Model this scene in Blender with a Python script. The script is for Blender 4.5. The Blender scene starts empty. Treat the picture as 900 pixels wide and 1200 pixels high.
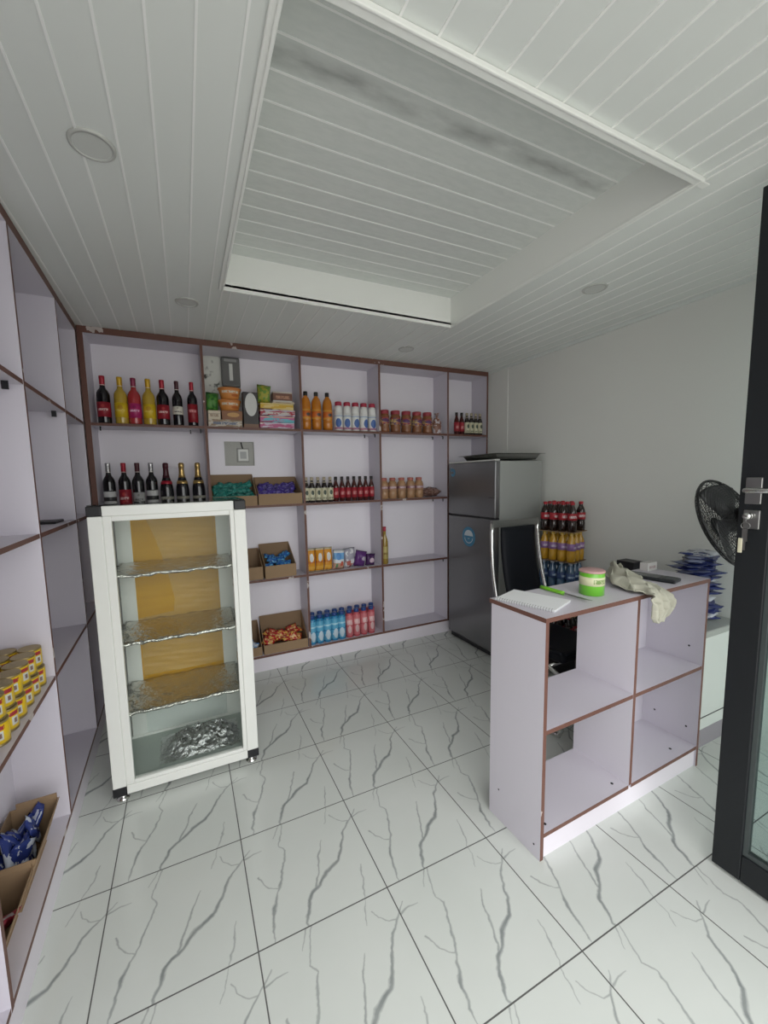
import bpy, bmesh, math, random
from mathutils import Vector, Matrix, Euler
random.seed(7)
scn = bpy.context.scene
COL = scn.collection
R = math.radians
PI = math.pi

# ------------------------------------------------------------------ helpers
class MB:
    """collects shapes in one bmesh, linked later as ONE mesh object"""
    def __init__(s):
        s.bm = bmesh.new(); s.mi = 0; s.M = Matrix.Identity(4)
    def v(s, p): return s.bm.verts.new(s.M @ Vector(p))
    def f(s, vs, smooth=False):
        try: f = s.bm.faces.new(vs)
        except ValueError: return None
        f.material_index = s.mi; f.smooth = smooth; return f
    def box(s, x0, x1, y0, y1, z0, z1, front=None):
        v = [s.v((x, y, z)) for x in (x0, x1) for y in (y0, y1) for z in (z0, z1)]
        Q = {'-x': (0, 1, 3, 2), '+x': (4, 6, 7, 5), '-y': (0, 4, 5, 1), '+y': (2, 3, 7, 6), '-z': (0, 2, 6, 4), '+z': (1, 5, 7, 3)}
        for k, q in Q.items():
            f = s.f([v[i] for i in q])
            if front and f and k in front: f.material_index = front[k]
        return s
    def lathe(s, prof, seg=16, cx=0, cy=0, cz=0, smooth=True, cap=True, sx=1, sy=1):
        rings = []
        for r, z in prof:
            rings.append([s.v((cx + sx * r * math.cos(2 * PI * k / seg), cy + sy * r * math.sin(2 * PI * k / seg), cz + z)) for k in range(seg)])
        for a, b in zip(rings, rings[1:]):
            for k in range(seg):
                s.f([a[k], a[(k + 1) % seg], b[(k + 1) % seg], b[k]], smooth)
        if cap:
            s.f(rings[0][::-1]); s.f(rings[-1])
        return s
    def tube(s, pts, r, seg=8, closed=False, smooth=True):
        pts = [Vector(p) for p in pts]; n = len(pts); rings = []
        prev = None
        for i, p in enumerate(pts):
            if closed: t = pts[(i + 1) % n] - pts[i - 1]
            else: t = pts[min(i + 1, n - 1)] - pts[max(i - 1, 0)]
            t.normalize()
            if prev is None:
                a = Vector((0, 0, 1)) if abs(t.z) < .9 else Vector((1, 0, 0))
                u = t.cross(a).normalized()
            else:
                u = prev - t * prev.dot(t)
                u = u.normalized() if u.length > 1e-6 else t.orthogonal().normalized()
            prev = u; w = t.cross(u)
            rings.append([s.v(p + r * (u * math.cos(2 * PI * k / seg) + w * math.sin(2 * PI * k / seg))) for k in range(seg)])
        pairs = list(zip(rings, rings[1:])) + ([(rings[-1], rings[0])] if closed else [])
        for a, b in pairs:
            for k in range(seg):
                s.f([a[k], a[(k + 1) % seg], b[(k + 1) % seg], b[k]], smooth)
        if not closed:
            s.f(rings[0][::-1]); s.f(rings[-1])
        return s
    def cyl(s, p0, p1, r, seg=12): return s.tube([p0, p1], r, seg)
    def prism(s, poly, y0, y1, axis='y'):
        def P(a, b, t): return (a, t, b) if axis == 'y' else ((t, a, b) if axis == 'x' else (a, b, t))
        A = [s.v(P(a, b, y0)) for a, b in poly]; B = [s.v(P(a, b, y1)) for a, b in poly]
        n = len(poly)
        for k in range(n): s.f([A[k], A[(k + 1) % n], B[(k + 1) % n], B[k]])
        s.f(A[::-1]); s.f(B); return s
    def grid(s, fn, nu, nv, smooth=True, closeu=False):
        V = [[s.v(fn(i / nu, j / nv)) for j in range(nv + 1)] for i in range(nu + 1)]
        for i in range(nu):
            for j in range(nv): s.f([V[i][j], V[i + 1][j], V[i + 1][j + 1], V[i][j + 1]], smooth)
        return V
    def pillow(s, w, h, d, nu=10, nv=8, seed=0, rough=.12):
        """a filled sachet: two bulged skins with flat crimped ends, standing in xz"""
        rnd = random.Random(seed)
        ph = [rnd.uniform(0, 6) for _ in range(6)]
        def sk(sg):
            def fn(u, v):
                a, b = 2 * u - 1, 2 * v - 1
                t = max(0, 1 - abs(a) ** 4) ** .5 * max(0, 1 - (abs(b) / .86) ** 2.5 if abs(b) < .86 else 0) ** .6
                wr = 1 + rough * math.sin(7 * a + ph[0] + 3 * b) + rough * math.sin(9 * b + ph[1] - 4 * a)
                x = a * w / 2 * (1 - .06 * math.cos(b * PI / 2) * abs(a))
                return (x, sg * (d / 2 * t * wr + .0006) + .004 * math.sin(5 * a + ph[2]) * abs(b), b * h / 2)
            return fn
        s.grid(sk(-1), nu, nv); s.grid(sk(1), nu, nv)
        bmesh.ops.remove_doubles(s.bm, verts=s.bm.verts, dist=.0015)
        return s
    def build(s, name, mats, parent=None, recalc=True, mesh=None):
        if recalc: bmesh.ops.recalc_face_normals(s.bm, faces=s.bm.faces)
        me = bpy.data.meshes.new(name); s.bm.to_mesh(me); s.bm.free()
        for m in (mats if isinstance(mats, (list, tuple)) else [mats]): me.materials.append(m)
        o = bpy.data.objects.new(name, me); COL.objects.link(o)
        if parent: o.parent = parent
        return o

def tag(o, label=None, cat=None, group=None, kind=None):
    if label: o['label'] = label
    if cat: o['category'] = cat
    if group: o['group'] = group
    if kind: o['kind'] = kind
    return o
def thing(name, label, cat, loc=(0, 0, 0), rz=0, group=None):
    o = bpy.data.objects.new(name, None); COL.objects.link(o)
    o.empty_display_size = .05
    o.location = loc; o.rotation_euler = (0, 0, rz)
    return tag(o, label, cat, group)
def bevel(o, w=.002, seg=2):
    m = o.modifiers.new('bevel', 'BEVEL'); m.width = w; m.segments = seg; m.limit_method = 'ANGLE'; m.angle_limit = R(40)
    return o
def copy_tree(o, parent=None):
    c = o.copy(); COL.objects.link(c)
    if parent: c.parent = parent
    for ch in [x for x in KIDS.get(o.name, [])]:
        d = copy_tree(ch, c)
        KIDS.setdefault(c.name, []).append(d)
    return c
KIDS = {}
def reg(root):
    for ch in root.children:
        KIDS.setdefault(root.name, []).append(ch); reg(ch)
def spread(proto, spots, labeler, group):
    """proto goes to the first spot, copies of it and its parts to the others"""
    bpy.context.view_layer.update(); reg(proto)
    out = []
    for i, sp in enumerate(spots):
        o = proto if i == 0 else copy_tree(proto)
        o.location = sp[:3]
        if len(sp) > 3: o.rotation_euler = sp[3] if isinstance(sp[3], (tuple, list)) else (0, 0, sp[3])
        o['label'] = labeler(i, len(spots)); o['group'] = group
        out.append(o)
    return out
ORD = ['first', 'second', 'third', 'fourth', 'fifth', 'sixth', 'seventh', 'eighth', 'ninth', 'tenth']
def place(i, n):
    if i == 0: return 'leftmost'
    if i == n - 1: return 'rightmost'
    return ORD[i] + ' from left'

# ------------------------------------------------------------------ materials
def mat(name, col, rough=.5, metal=0, spec=.5, trans=0, emit=None, coat=0, bump=None, ior=1.45):
    m = bpy.data.materials.new(name); m.use_nodes = True
    b = m.node_tree.nodes['Principled BSDF']
    b.inputs['Base Color'].default_value = (*col, 1); b.inputs['Roughness'].default_value = rough
    b.inputs['Metallic'].default_value = metal; b.inputs['Specular IOR Level'].default_value = spec
    b.inputs['Transmission Weight'].default_value = trans; b.inputs['IOR'].default_value = ior
    b.inputs['Coat Weight'].default_value = coat
    if bump:
        sc, st, dist = bump
        nt = m.node_tree
        tc = nt.nodes.new('ShaderNodeTexCoord'); n = nt.nodes.new('ShaderNodeTexNoise'); bp = nt.nodes.new('ShaderNodeBump')
        n.inputs['Scale'].default_value = sc; n.inputs['Detail'].default_value = 5
        bp.inputs['Strength'].default_value = st; bp.inputs['Distance'].default_value = dist
        nt.links.new(tc.outputs['Object'], n.inputs['Vector']); nt.links.new(n.outputs['Fac'], bp.inputs['Height'])
        nt.links.new(bp.outputs['Normal'], b.inputs['Normal'])
    return m
class NT:
    def __init__(s, m): s.m = m; s.nt = m.node_tree; s.b = s.nt.nodes['Principled BSDF']
    def n(s, t, **k):
        o = s.nt.nodes.new('ShaderNode' + t)
        for a, v in k.items(): setattr(o, a, v)
        return o
    def l(s, a, b): s.nt.links.new(a, b)
    def math(s, op, a, b=None, c=None, clamp=False):
        o = s.n('Math', operation=op); o.use_clamp = clamp
        for i, x in enumerate((a, b, c)):
            if x is None: continue
            if isinstance(x, (int, float)): o.inputs[i].default_value = x
            else: s.l(x, o.inputs[i])
        return o.outputs[0]
    def mix(s, fac, a, b):
        o = s.n('Mix', data_type='RGBA')
        if isinstance(fac, (int, float)): o.inputs[0].default_value = fac
        else: s.l(fac, o.inputs[0])
        for i, x in ((6, a), (7, b)):
            if isinstance(x, tuple): o.inputs[i].default_value = (*x, 1)
            else: s.l(x, o.inputs[i])
        return o.outputs[2]
def print_mat(name, base, ink, ink2=None, rough=.4, metal=0, band=(.34, .5), emblem=(.5, .68, .2), stripes=None, noise=0, blots=()):
    """a printed label or wrapper: base colour, a band of illegible fine print, an emblem blot, colour bands"""
    m = mat(name, base, rough, metal); t = NT(m)
    tc = t.n('TexCoord'); sep = t.n('SeparateXYZ'); t.l(tc.outputs['Generated'], sep.inputs[0])
    u, v = sep.outputs[0], sep.outputs[2]
    c = base
    def rng(x, a, b): return t.math('MULTIPLY', t.math('GREATER_THAN', x, a), t.math('LESS_THAN', x, b))
    for a, b, col in stripes or []: c = t.mix(rng(v, a, b), c, col)
    if noise:
        nz = t.n('TexNoise'); nz.inputs['Scale'].default_value = noise; t.l(tc.outputs['Generated'], nz.inputs[0])
        c = t.mix(t.math('GREATER_THAN', nz.outputs['Fac'], .52), c, ink2 or ink)
    if band:
        n2 = t.n('TexNoise'); n2.inputs['Scale'].default_value = 1; mp = t.n('Mapping'); mp.inputs['Scale'].default_value = (14, 14, 5)
        t.l(tc.outputs['Generated'], mp.inputs[0]); t.l(mp.outputs[0], n2.inputs[0])
        k = t.math('MULTIPLY', rng(v, *band), t.math('MULTIPLY', rng(u, .14, .86), t.math('GREATER_THAN', n2.outputs['Fac'], .44)))
        c = t.mix(k, c, ink)
    if emblem:
        ex, ez, er = emblem
        d = t.math('ADD', t.math('POWER', t.math('DIVIDE', t.math('SUBTRACT', u, ex), er), 2), t.math('POWER', t.math('DIVIDE', t.math('SUBTRACT', v, ez), er * .8), 2))
        c = t.mix(t.math('LESS_THAN', d, 1), c, ink2 or ink)
    for bu, bv, ru, rv, col in blots:
        c = t.mix(t.math('MULTIPLY', rng(u, bu - ru, bu + ru), rng(v, bv - rv, bv + rv)), c, col)
    if not isinstance(c, tuple): t.l(c, t.b.inputs['Base Color'])
    return m
def glass(name, tint=(.93, .97, .95), ior=1.5):
    m = bpy.data.materials.new(name); m.use_nodes = True; nt = m.node_tree; nt.nodes.clear()
    o = nt.nodes.new('ShaderNodeOutputMaterial'); mx = nt.nodes.new('ShaderNodeMixShader'); fr = nt.nodes.new('ShaderNodeFresnel')
    tr = nt.nodes.new('ShaderNodeBsdfTransparent'); gl = nt.nodes.new('ShaderNodeBsdfGlossy')
    tr.inputs[0].default_value = (*tint, 1); gl.inputs['Roughness'].default_value = .01; fr.inputs[0].default_value = ior
    nt.links.new(fr.outputs[0], mx.inputs[0]); nt.links.new(tr.outputs[0], mx.inputs[1]); nt.links.new(gl.outputs[0], mx.inputs[2])
    nt.links.new(mx.outputs[0], o.inputs[0]); return m

LILAC = mat('lilac_melamine', (.60, .57, .63), .42, bump=(55, .12, .002))
BACKP = mat('pale_back_panel', (.76, .73, .785), .45)
EDGE = mat('brown_edge_band', (.14, .062, .046), .5); t = NT(EDGE)
geo = t.n('NewGeometry'); nz = t.n('TexNoise'); mp = t.n('Mapping'); mp.inputs['Scale'].default_value = (9, 9, 9); nz.inputs['Scale'].default_value = 1; nz.inputs['Detail'].default_value = 3
t.l(geo.outputs['Position'], mp.inputs[0]); t.l(mp.outputs[0], nz.inputs[0])
t.l(t.mix(t.math('GREATER_THAN', nz.outputs['Fac'], .675), (.14, .062, .046), (.50, .44, .42)), t.b.inputs['Base Color'])
PLINTH = mat('white_plinth', (.74, .70, .76), .4)
WALLM = mat('painted_plaster', (.76, .765, .73), .7, bump=(18, .15, .004))
CEILM = mat('pvc_board', (.75, .78, .75), .35, bump=(9, .05, .003))
CEILW = mat('pvc_trim', (.85, .865, .83), .35)
GROOVE = mat('pvc_groove', (.90, .91, .89), .4)
BLACKAL = mat('black_aluminium', (.006, .0075, .0095), .5, bump=(60, .15, .001))
CHROME = mat('chrome', (.62, .62, .6), .14, 1)
STEEL = mat('brushed_steel', (.30, .30, .29), .3, 1)
WHITEAL = mat('white_aluminium', (.78, .79, .75), .32)
BLKPL = mat('black_plastic', (.012, .012, .014), .45)
LEATHER = mat('black_leather', (.004, .005, .008), .55, spec=.22, bump=(90, .2, .002))
CLEAR = glass('clear_glass', (.95, .97, .96), 1.27)
DOORGL = glass('door_glass', (.80, .88, .87))
BLACKGLASS = mat('dark_wine_glass', (.006, .005, .007), .12, coat=.4)
DARKRED = mat('deep_red_wine', (.035, .004, .008), .12, coat=.4)
CARD = mat('brown_cardboard', (.30, .20, .115), .8, bump=(30, .2, .003))
CARDIN = mat('cardboard_inside', (.22, .145, .085), .85)

# ------------------------------------------------------------------ camera (0,0,1.5)
cam = bpy.data.cameras.new('camera'); co = bpy.data.objects.new('camera', cam); COL.objects.link(co)
fw = Vector((.41095928, .90557799, -.10507602)); rt = Vector((.90940571, -.41530299, -.02246496)); up = Vector((.06398216, .08632455, .99421042))
co.matrix_world = Matrix(((rt.x, up.x, -fw.x, 0), (rt.y, up.y, -fw.y, 0), (rt.z, up.z, -fw.z, 1.5), (0, 0, 0, 1)))
cam.sensor_fit = 'VERTICAL'; cam.sensor_height = 24; cam.lens = 463.22 / 1200 * 24
cam.shift_x = (450 - 428.2) / 1200; cam.shift_y = (609.9 - 600) / 1200
cam.clip_start = .02; cam.clip_end = 200
scn.camera = co

# ------------------------------------------------------------------ the room
ZC = 2.49; XW = 2.745; XL = -.80; YF = -.15; YBK = 3.31
def floor_material():
    m = mat('marble_tile', (.70, .74, .71), .09); t = NT(m)
    geo = t.n('NewGeometry')
    mp = t.n('Mapping'); t.l(geo.outputs['Position'], mp.inputs[0])
    TX, TY = .4645, .4404
    sx = t.n('SeparateXYZ'); t.l(geo.outputs['Position'], sx.inputs[0])
    gx = t.math('DIVIDE', t.math('ADD', sx.outputs[0], .344), TX); gy = t.math('DIVIDE', t.math('SUBTRACT', 2.491, sx.outputs[1]), TY)
    fx, fy = t.math('FRACT', gx), t.math('FRACT', gy)
    nz = t.n('TexNoise'); nz.inputs['Scale'].default_value = 26; nz.inputs['Detail'].default_value = 3; t.l(geo.outputs['Position'], nz.inputs[0])
    nz2 = t.n('TexNoise'); nz2.inputs['Scale'].default_value = 10; t.l(geo.outputs['Position'], nz2.inputs[0])
    jit = t.math('MULTIPLY', t.math('SUBTRACT', nz.outputs['Fac'], .5), .05)
    jit2 = t.math('MULTIPLY', t.math('SUBTRACT', nz2.outputs['Fac'], .5), .05)
    cmb = t.n('CombineXYZ'); t.l(t.math('ADD', fx, jit), cmb.inputs[0]); t.l(t.math('ADD', fy, jit2), cmb.inputs[1])
    P = cmb.outputs[0]
    V = {  # polyline, half width at each point (tile units)
     'main': [(1.06, .15, .004), (.87, .34, .009), (.80, .49, .010), (.724, .596, .014), (.605, .653, .016), (.523, .739, .011), (.461, .776, .013), (.418, .821, .013), (.386, .912, .011), (.353, .969, .008), (.362, 1.02, .006)],
     'mainb': [(.655, .346, .004), (.588, .487, .007), (.551, .608, .007), (.493, .742, .008)],
     'tw1': [(.814, .106, .004), (.842, .174, .004), (.9, .235, .004), (.965, .249, .005)],
     'tw2': [(-.018, .231, .008), (.085, .203, .005), (.156, .206, .003)],
     'wrap': [(.06, .15, .004), (-.05, .26, .008)],
     'sec': [(.373, .0, .005), (.299, .235, .005), (.34, .299, .006), (.289, .455, .008), (.244, .58, .008), (.207, .648, .006), (.162, .737, .012), (.14, .832, .009), (.123, .907, .008), (.114, .99, .004)],
     'secb': [(.089, .444, .007), (.121, .528, .005), (.177, .598, .004), (.222, .621, .005)],
     'third': [(.887, .719, .003), (.868, .787, .005), (.851, .869, .006), (.825, .941, .005), (.80, 1.0, .003)],
     'thirdc': [(.80, .0, .003), (.771, .11, .004), (.739, .185, .003)],
     'x': [(.338, .0, .005), (.271, .131, .003)],
    }
    # node group: distance to one segment, softly thresholded
    g = bpy.data.node_groups.new('vein_segment', 'ShaderNodeTree')
    for nm, ty in (('P', 'NodeSocketVector'), ('A', 'NodeSocketVector'), ('B', 'NodeSocketVector'), ('WA', 'NodeSocketFloat'), ('WB', 'NodeSocketFloat'), ('Prev', 'NodeSocketFloat')):
        g.interface.new_socket(nm, in_out='INPUT', socket_type=ty)
    g.interface.new_socket('Mask', in_out='OUTPUT', socket_type='NodeSocketFloat')
    gi, go = g.nodes.new('NodeGroupInput'), g.nodes.new('NodeGroupOutput')
    def vm(op, a, b=None, sc=None):
        o = g.nodes.new('ShaderNodeVectorMath'); o.operation = op; g.links.new(a, o.inputs[0])
        if b is not None: g.links.new(b, o.inputs[1])
        if sc is not None: g.links.new(sc, o.inputs['Scale'])
        return o
    def mm(op, *a, clamp=False):
        o = g.nodes.new('ShaderNodeMath'); o.operation = op; o.use_clamp = clamp
        for i, x in enumerate(a):
            if isinstance(x, (int, float)): o.inputs[i].default_value = x
            else: g.links.new(x, o.inputs[i])
        return o.outputs[0]
    I = gi.outputs
    pa = vm('SUBTRACT', I['P'], I['A']).outputs[0]; ba = vm('SUBTRACT', I['B'], I['A']).outputs[0]
    h = mm('DIVIDE', vm('DOT_PRODUCT', pa, ba).outputs['Value'], vm('DOT_PRODUCT', ba, ba).outputs['Value'], clamp=True)
    q = vm('SCALE', ba, sc=h).outputs[0]
    d = vm('LENGTH', vm('SUBTRACT', pa, q).outputs[0]).outputs['Value']
    w = mm('ADD', I['WA'], mm('MULTIPLY', h, mm('SUBTRACT', I['WB'], I['WA'])))
    k = mm('SUBTRACT', 1.35, mm('DIVIDE', d, w), clamp=True)
    k = mm('MULTIPLY', k, mm('MULTIPLY_ADD', w, 45, .35, clamp=True))
    g.links.new(mm('MAXIMUM', k, I['Prev']), go.inputs[0])
    prev = None
    for L in V.values():
        for a, b in zip(L, L[1:]):
            n = t.n('Group'); n.node_tree = g
            t.l(P, n.inputs['P']); n.inputs['A'].default_value = (a[0], a[1], 0); n.inputs['B'].default_value = (b[0], b[1], 0)
            n.inputs['WA'].default_value = a[2] * 1.18; n.inputs['WB'].default_value = b[2] * 1.18
            if prev is not None: t.l(prev, n.inputs['Prev'])
            prev = n.outputs[0]
    cloud = t.n('TexNoise'); cloud.inputs['Scale'].default_value = 3.2; cloud.inputs['Detail'].default_value = 4; t.l(geo.outputs['Position'], cloud.inputs[0])
    c = t.mix(cloud.outputs['Fac'], (.60, .635, .595), (.67, .695, .66))
    vn = t.math('MULTIPLY', prev, t.math('MULTIPLY_ADD', nz.outputs['Fac'], .5, .55, clamp=True))
    c = t.mix(vn, c, (.19, .21, .21))
    ex = t.math('MULTIPLY', t.math('MINIMUM', fx, t.math('SUBTRACT', 1, fx)), TX)
    ey = t.math('MULTIPLY', t.math('MINIMUM', fy, t.math('SUBTRACT', 1, fy)), TY)
    gr = t.math('LESS_THAN', t.math('MINIMUM', ex, ey), .0021)
    c = t.mix(gr, c, (.10, .10, .095))
    t.l(c, t.b.inputs['Base Color'])
    t.l(t.math('MULTIPLY_ADD', gr, .6, .13), t.b.inputs['Roughness'])
    return m
FLOORM = floor_material()
m = MB(); m.box(XL - .1, XW + .1, YF - .02, YBK + .1, -.08, 0); tag(m.build('floor', FLOORM), kind='structure')
m = MB(); m.box(XL - .1, XL, YF, YBK + .1, 0, 2.75); tag(m.build('wall_left', WALLM), kind='structure')
m = MB(); m.box(XW, XW + .1, YF, YBK + .1, 0, 2.75); tag(m.build('wall_right', WALLM), kind='structure')
m = MB(); m.box(XL, XW, YBK, YBK + .1, 0, 2.75); tag(m.build('wall_back', WALLM), kind='structure')
m = MB(); m.box(XW - .004, XW, 2.83, YBK, 0, ZC); tag(m.build('trim_1', WALLM), kind='structure')
# shop front: header, side piers (the entrance stands open)
m = MB()
m.box(XL - .1, XW + .1, YF - .15, YF, 2.42, 2.75)
m.box(XL - .1, -.62, YF - .15, YF, 0, 2.42)
tag(m.build('wall_front', WALLM), kind='structure')
w = tag(bpy.data.objects.new('window_1', None), kind='structure'); COL.objects.link(w); w.location = (1.83, YF - .05, 0)
m = MB()
m.box(0, .06, -.05, .03, 0, 2.42); m.box(.96, 1.02, -.05, .03, 0, 2.42); m.box(.06, .96, -.05, .03, 0, .09); m.box(.06, .96, -.05, .03, 2.34, 2.42)
bevel(m.build('window_frame', BLACKAL, w), .003)
m = MB(); m.box(.055, .965, -.013, -.007, .085, 2.345); m.build('window_glass', CLEAR, w)

# ceiling: long PVC boards running front to back, a square recess with boards across
RX0, RX1, RY0, RY1, ZR = .245, 1.655, .855, 2.225, 2.655
m = MB()
def slats_y(x0, x1, ya, yb):
    m.mi = 0
    m.box(x0 + .002, x1 - .002, ya, yb, ZC, ZC + .012)
    m.mi = 1
    m.prism([(x1 - .003, ZC - .003), (x1 + .003, ZC - .003), (x1 + .003, ZC + .008), (x1 - .003, ZC + .008)], ya, yb)
xs = [-.82 + .1 * k + .007 for k in range(37)]
ya, yb = YF, YBK
for x0 in xs:
    x1 = x0 + .1
    if x1 <= RX0 or x0 >= RX1: slats_y(x0, min(x1, XW), ya, yb)
    else:
        a, b = max(x0, RX0), min(x1, RX1)
        slats_y(a, b, ya, RY0); slats_y(a, b, RY1, yb)
        if x0 < RX0: slats_y(x0, RX0, ya, yb)
        if x1 > RX1: slats_y(RX1, x1, ya, yb)
tag(m.build('ceiling', [CEILM, GROOVE]), kind='structure')
m = MB(); m.box(XL - .1, XW + .1, YF - .15, YBK + .1, 2.75, 2.85); tag(m.build('roof_light_block', WALLM), kind='structure')  # unseen slab, added to stop sky light leaking through the ceiling gaps
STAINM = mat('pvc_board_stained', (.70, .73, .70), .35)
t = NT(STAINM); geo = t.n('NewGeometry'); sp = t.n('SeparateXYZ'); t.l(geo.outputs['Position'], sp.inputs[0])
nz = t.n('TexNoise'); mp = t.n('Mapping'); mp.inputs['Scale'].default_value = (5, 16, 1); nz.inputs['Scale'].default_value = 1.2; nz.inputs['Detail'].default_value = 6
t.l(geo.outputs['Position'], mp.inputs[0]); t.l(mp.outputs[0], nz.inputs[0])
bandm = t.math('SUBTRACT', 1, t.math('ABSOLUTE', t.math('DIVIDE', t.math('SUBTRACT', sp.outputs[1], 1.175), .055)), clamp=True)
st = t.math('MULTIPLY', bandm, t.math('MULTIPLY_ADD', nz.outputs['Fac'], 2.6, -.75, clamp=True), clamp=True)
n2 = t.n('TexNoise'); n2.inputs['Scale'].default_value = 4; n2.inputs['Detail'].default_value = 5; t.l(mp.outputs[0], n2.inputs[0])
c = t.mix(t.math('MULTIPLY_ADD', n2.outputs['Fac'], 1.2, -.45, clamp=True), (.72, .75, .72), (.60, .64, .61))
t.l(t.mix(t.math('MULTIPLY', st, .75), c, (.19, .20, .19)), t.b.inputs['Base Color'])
m = MB()
ys = [.82 + .1 * k + .008 for k in range(15)]
for y0 in ys:
    a, b = max(y0, RY0 - .01), min(y0 + .1, RY1 + .01)
    if b <= a: continue
    m.mi = 0; m.box(RX0 - .01, RX1 + .01, a + .002, b - .002, ZR, ZR + .012)
    m.mi = 1; m.box(RX0 - .01, RX1 + .01, b - .0032, b + .0032, ZR - .0015, ZR + .006)
# reveals of the recess, with one board line along each
for (x0, x1, y0, y1) in ((RX0 - .012, RX0, RY0, RY1), (RX1, RX1 + .012, RY0, RY1), (RX0, RX1, RY0 - .012, RY0), (RX0, RX1, RY1, RY1 + .012)):
    m.mi = 2; m.box(x0, x1, y0, y1, ZC, ZR + .012)
tag(m.build('ceiling_recess', [STAINM, GROOVE, CEILW]), kind='structure')
m = MB()
for (x0, x1, y0, y1) in ((RX0 - .022, RX0 + .004, RY0 - .03, RY1 + .022), (RX1 - .004, RX1 + .022, RY0 - .02, RY1 + .022), (RX0, RX1, RY0 - .022, RY0 + .003), (RX0, RX1, RY1 - .006, RY1 + .03)):
    m.box(x0, x1, y0, y1, ZC - .012, ZC - .001)
for (x0, x1, y0, y1) in ((RX0 - .008, RX0 + .002, RY0 - .02, RY1 + .02), (RX1 - .002, RX1 + .008, RY0 - .02, RY1 + .02), (RX0, RX1, RY0 - .024, RY0 - .016), (RX0, RX1, RY1 - .002, RY1 + .008)):
    m.box(x0, x1, y0, y1, ZC - .019, ZC - .011)
m.box(RX0 - .01, RX1 + .05, RY0 - .020, RY0 + .004, ZC - .016, ZC - .011)
bevel(tag(m.build('trim_2', CEILW), kind='structure'), .003)
m = MB()   # cornice strips where the ceiling meets walls and shelving
m.box(XW - .02, XW, YF, YBK, ZC - .02, ZC)
tag(m.build('trim_3', CEILM), kind='structure')
LAMP = mat('lamp_diffuser', (.62, .64, .61), .35); RING = mat('lamp_ring', (.50, .51, .48), .3)
d = thing('downlight', '', 'ceiling light')
m = MB(); m.lathe([(.050, -.004), (.0505, -.0065), (.058, -.0065), (.061, -.004), (.062, 0), (.05, 0)], 32, cap=False); m.build('ring', RING, d)
m = MB(); m.lathe([(.0505, -.001), (.0505, -.0042), (.0002, -.0043)], 32, cap=False, smooth=False); m.build('diffuser', LAMP, d)
LL = ['round unlit ceiling downlight nearest the camera above the left shelves', 'round unlit downlight at the left far corner of the ceiling recess', 'small round downlight in the far ceiling strip before the back shelves', 'round unlit downlight between ceiling recess and plain right wall']
spread(d, [(-.182, 1.477, ZC + .001), (.078, 2.486, ZC + .001), (1.628, 2.752, ZC + .001), (2.076, 1.521, ZC + .001)], lambda i, n: LL[i], 'ceiling downlights')

# pavement in front of the shop
PAVE = mat('pavement_concrete', (.46, .45, .43), .85, bump=(4, .2, .01))
m = MB(); m.box(-30, 30, -40, YF - .02, -.2, -.03); tag(m.build('pavement', PAVE), kind='structure')

# ------------------------------------------------------------------ shelving
SZ = [.119, .729, 1.307, 1.887]      # shelf front edge centres
BT = .018
def hang(parent, name, mb, mats): return mb.build(name, mats, parent)
bs = thing('shelving_unit', 'tall lilac open shelving with brown edges across the whole back wall', 'shelving', (0, 3.065, 0))
DX = [-.523, .166, .865, 1.548, 2.251, 2.712]
FE = {'-y': 1}
for i, x in enumerate(DX):
    m = MB(); h = BT / 2
    x0, x1 = (x - h, x + h)
    if i == 0: x0, x1 = -.549, -.517
    m.box(x0, x1, 0, .225, 0 if i in (0, 5) else SZ[0] - h, 2.488, front=FE)
    m.build('divider' if 0 < i < 5 else 'side_panel', [LILAC, EDGE], bs)
for i in range(5):
    a, b = DX[i] + (.006 if i == 0 else h), DX[i + 1] - h
    for z in SZ:
        m = MB(); m.box(a, b, .001, .222, z - h, z + h, front=FE); m.build('shelf', [LILAC, EDGE], bs)
    m = MB(); m.box(a, b, .0, .222, 2.447, 2.488, front=FE); m.build('top_panel', [LILAC, EDGE], bs)
m = MB(); m.box(DX[0] + .006, DX[5] - h, .006, .024, 0, SZ[0] - h); m.build('plinth', PLINTH, bs)
def panel_with_holes(m, x0, x1, z0, z1, holes, y0, y1):
    xs = sorted({x0, x1, *[v for H in holes for v in H[:2]]}); zs = sorted({z0, z1, *[v for H in holes for v in H[2:]]})
    for a, b in zip(xs, xs[1:]):
        for c, d in zip(zs, zs[1:]):
            if any(H[0] <= a and b <= H[1] and H[2] <= c and d <= H[3] for H in holes): continue
            m.box(a, b, y0, y1, c, d)
m = MB(); panel_with_holes(m, -.52, 2.71, .1, 2.45, [(.185, .45, 2.08, 2.446), (.301, .526, 1.624, 1.812)], .222, .228)
m.build('back_panel', BACKP, bs)
for (x, z) in [(.20, 1), (.815, 1.0)]: pass
def clip(parent, x, y, z, s=1):
    m = MB(); m.box(x - .004, x + .004, y, y + .022, z - .004, z); m.box(x - .004, x + .004, y, y + .006, z - .028, z - .004)
    return m.build('shelf_clip', BLKPL, parent)
for i, r in ((0, 3), (2, 3), (3, 3), (3, 2), (3, 1)):
    clip(bs, DX[i + 1] - .035, .03, SZ[r] - h); clip(bs, DX[i + 1] - .10, .10, SZ[r] - h)
clip(bs, DX[0] + .05, .03, SZ[3] - h)

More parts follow.
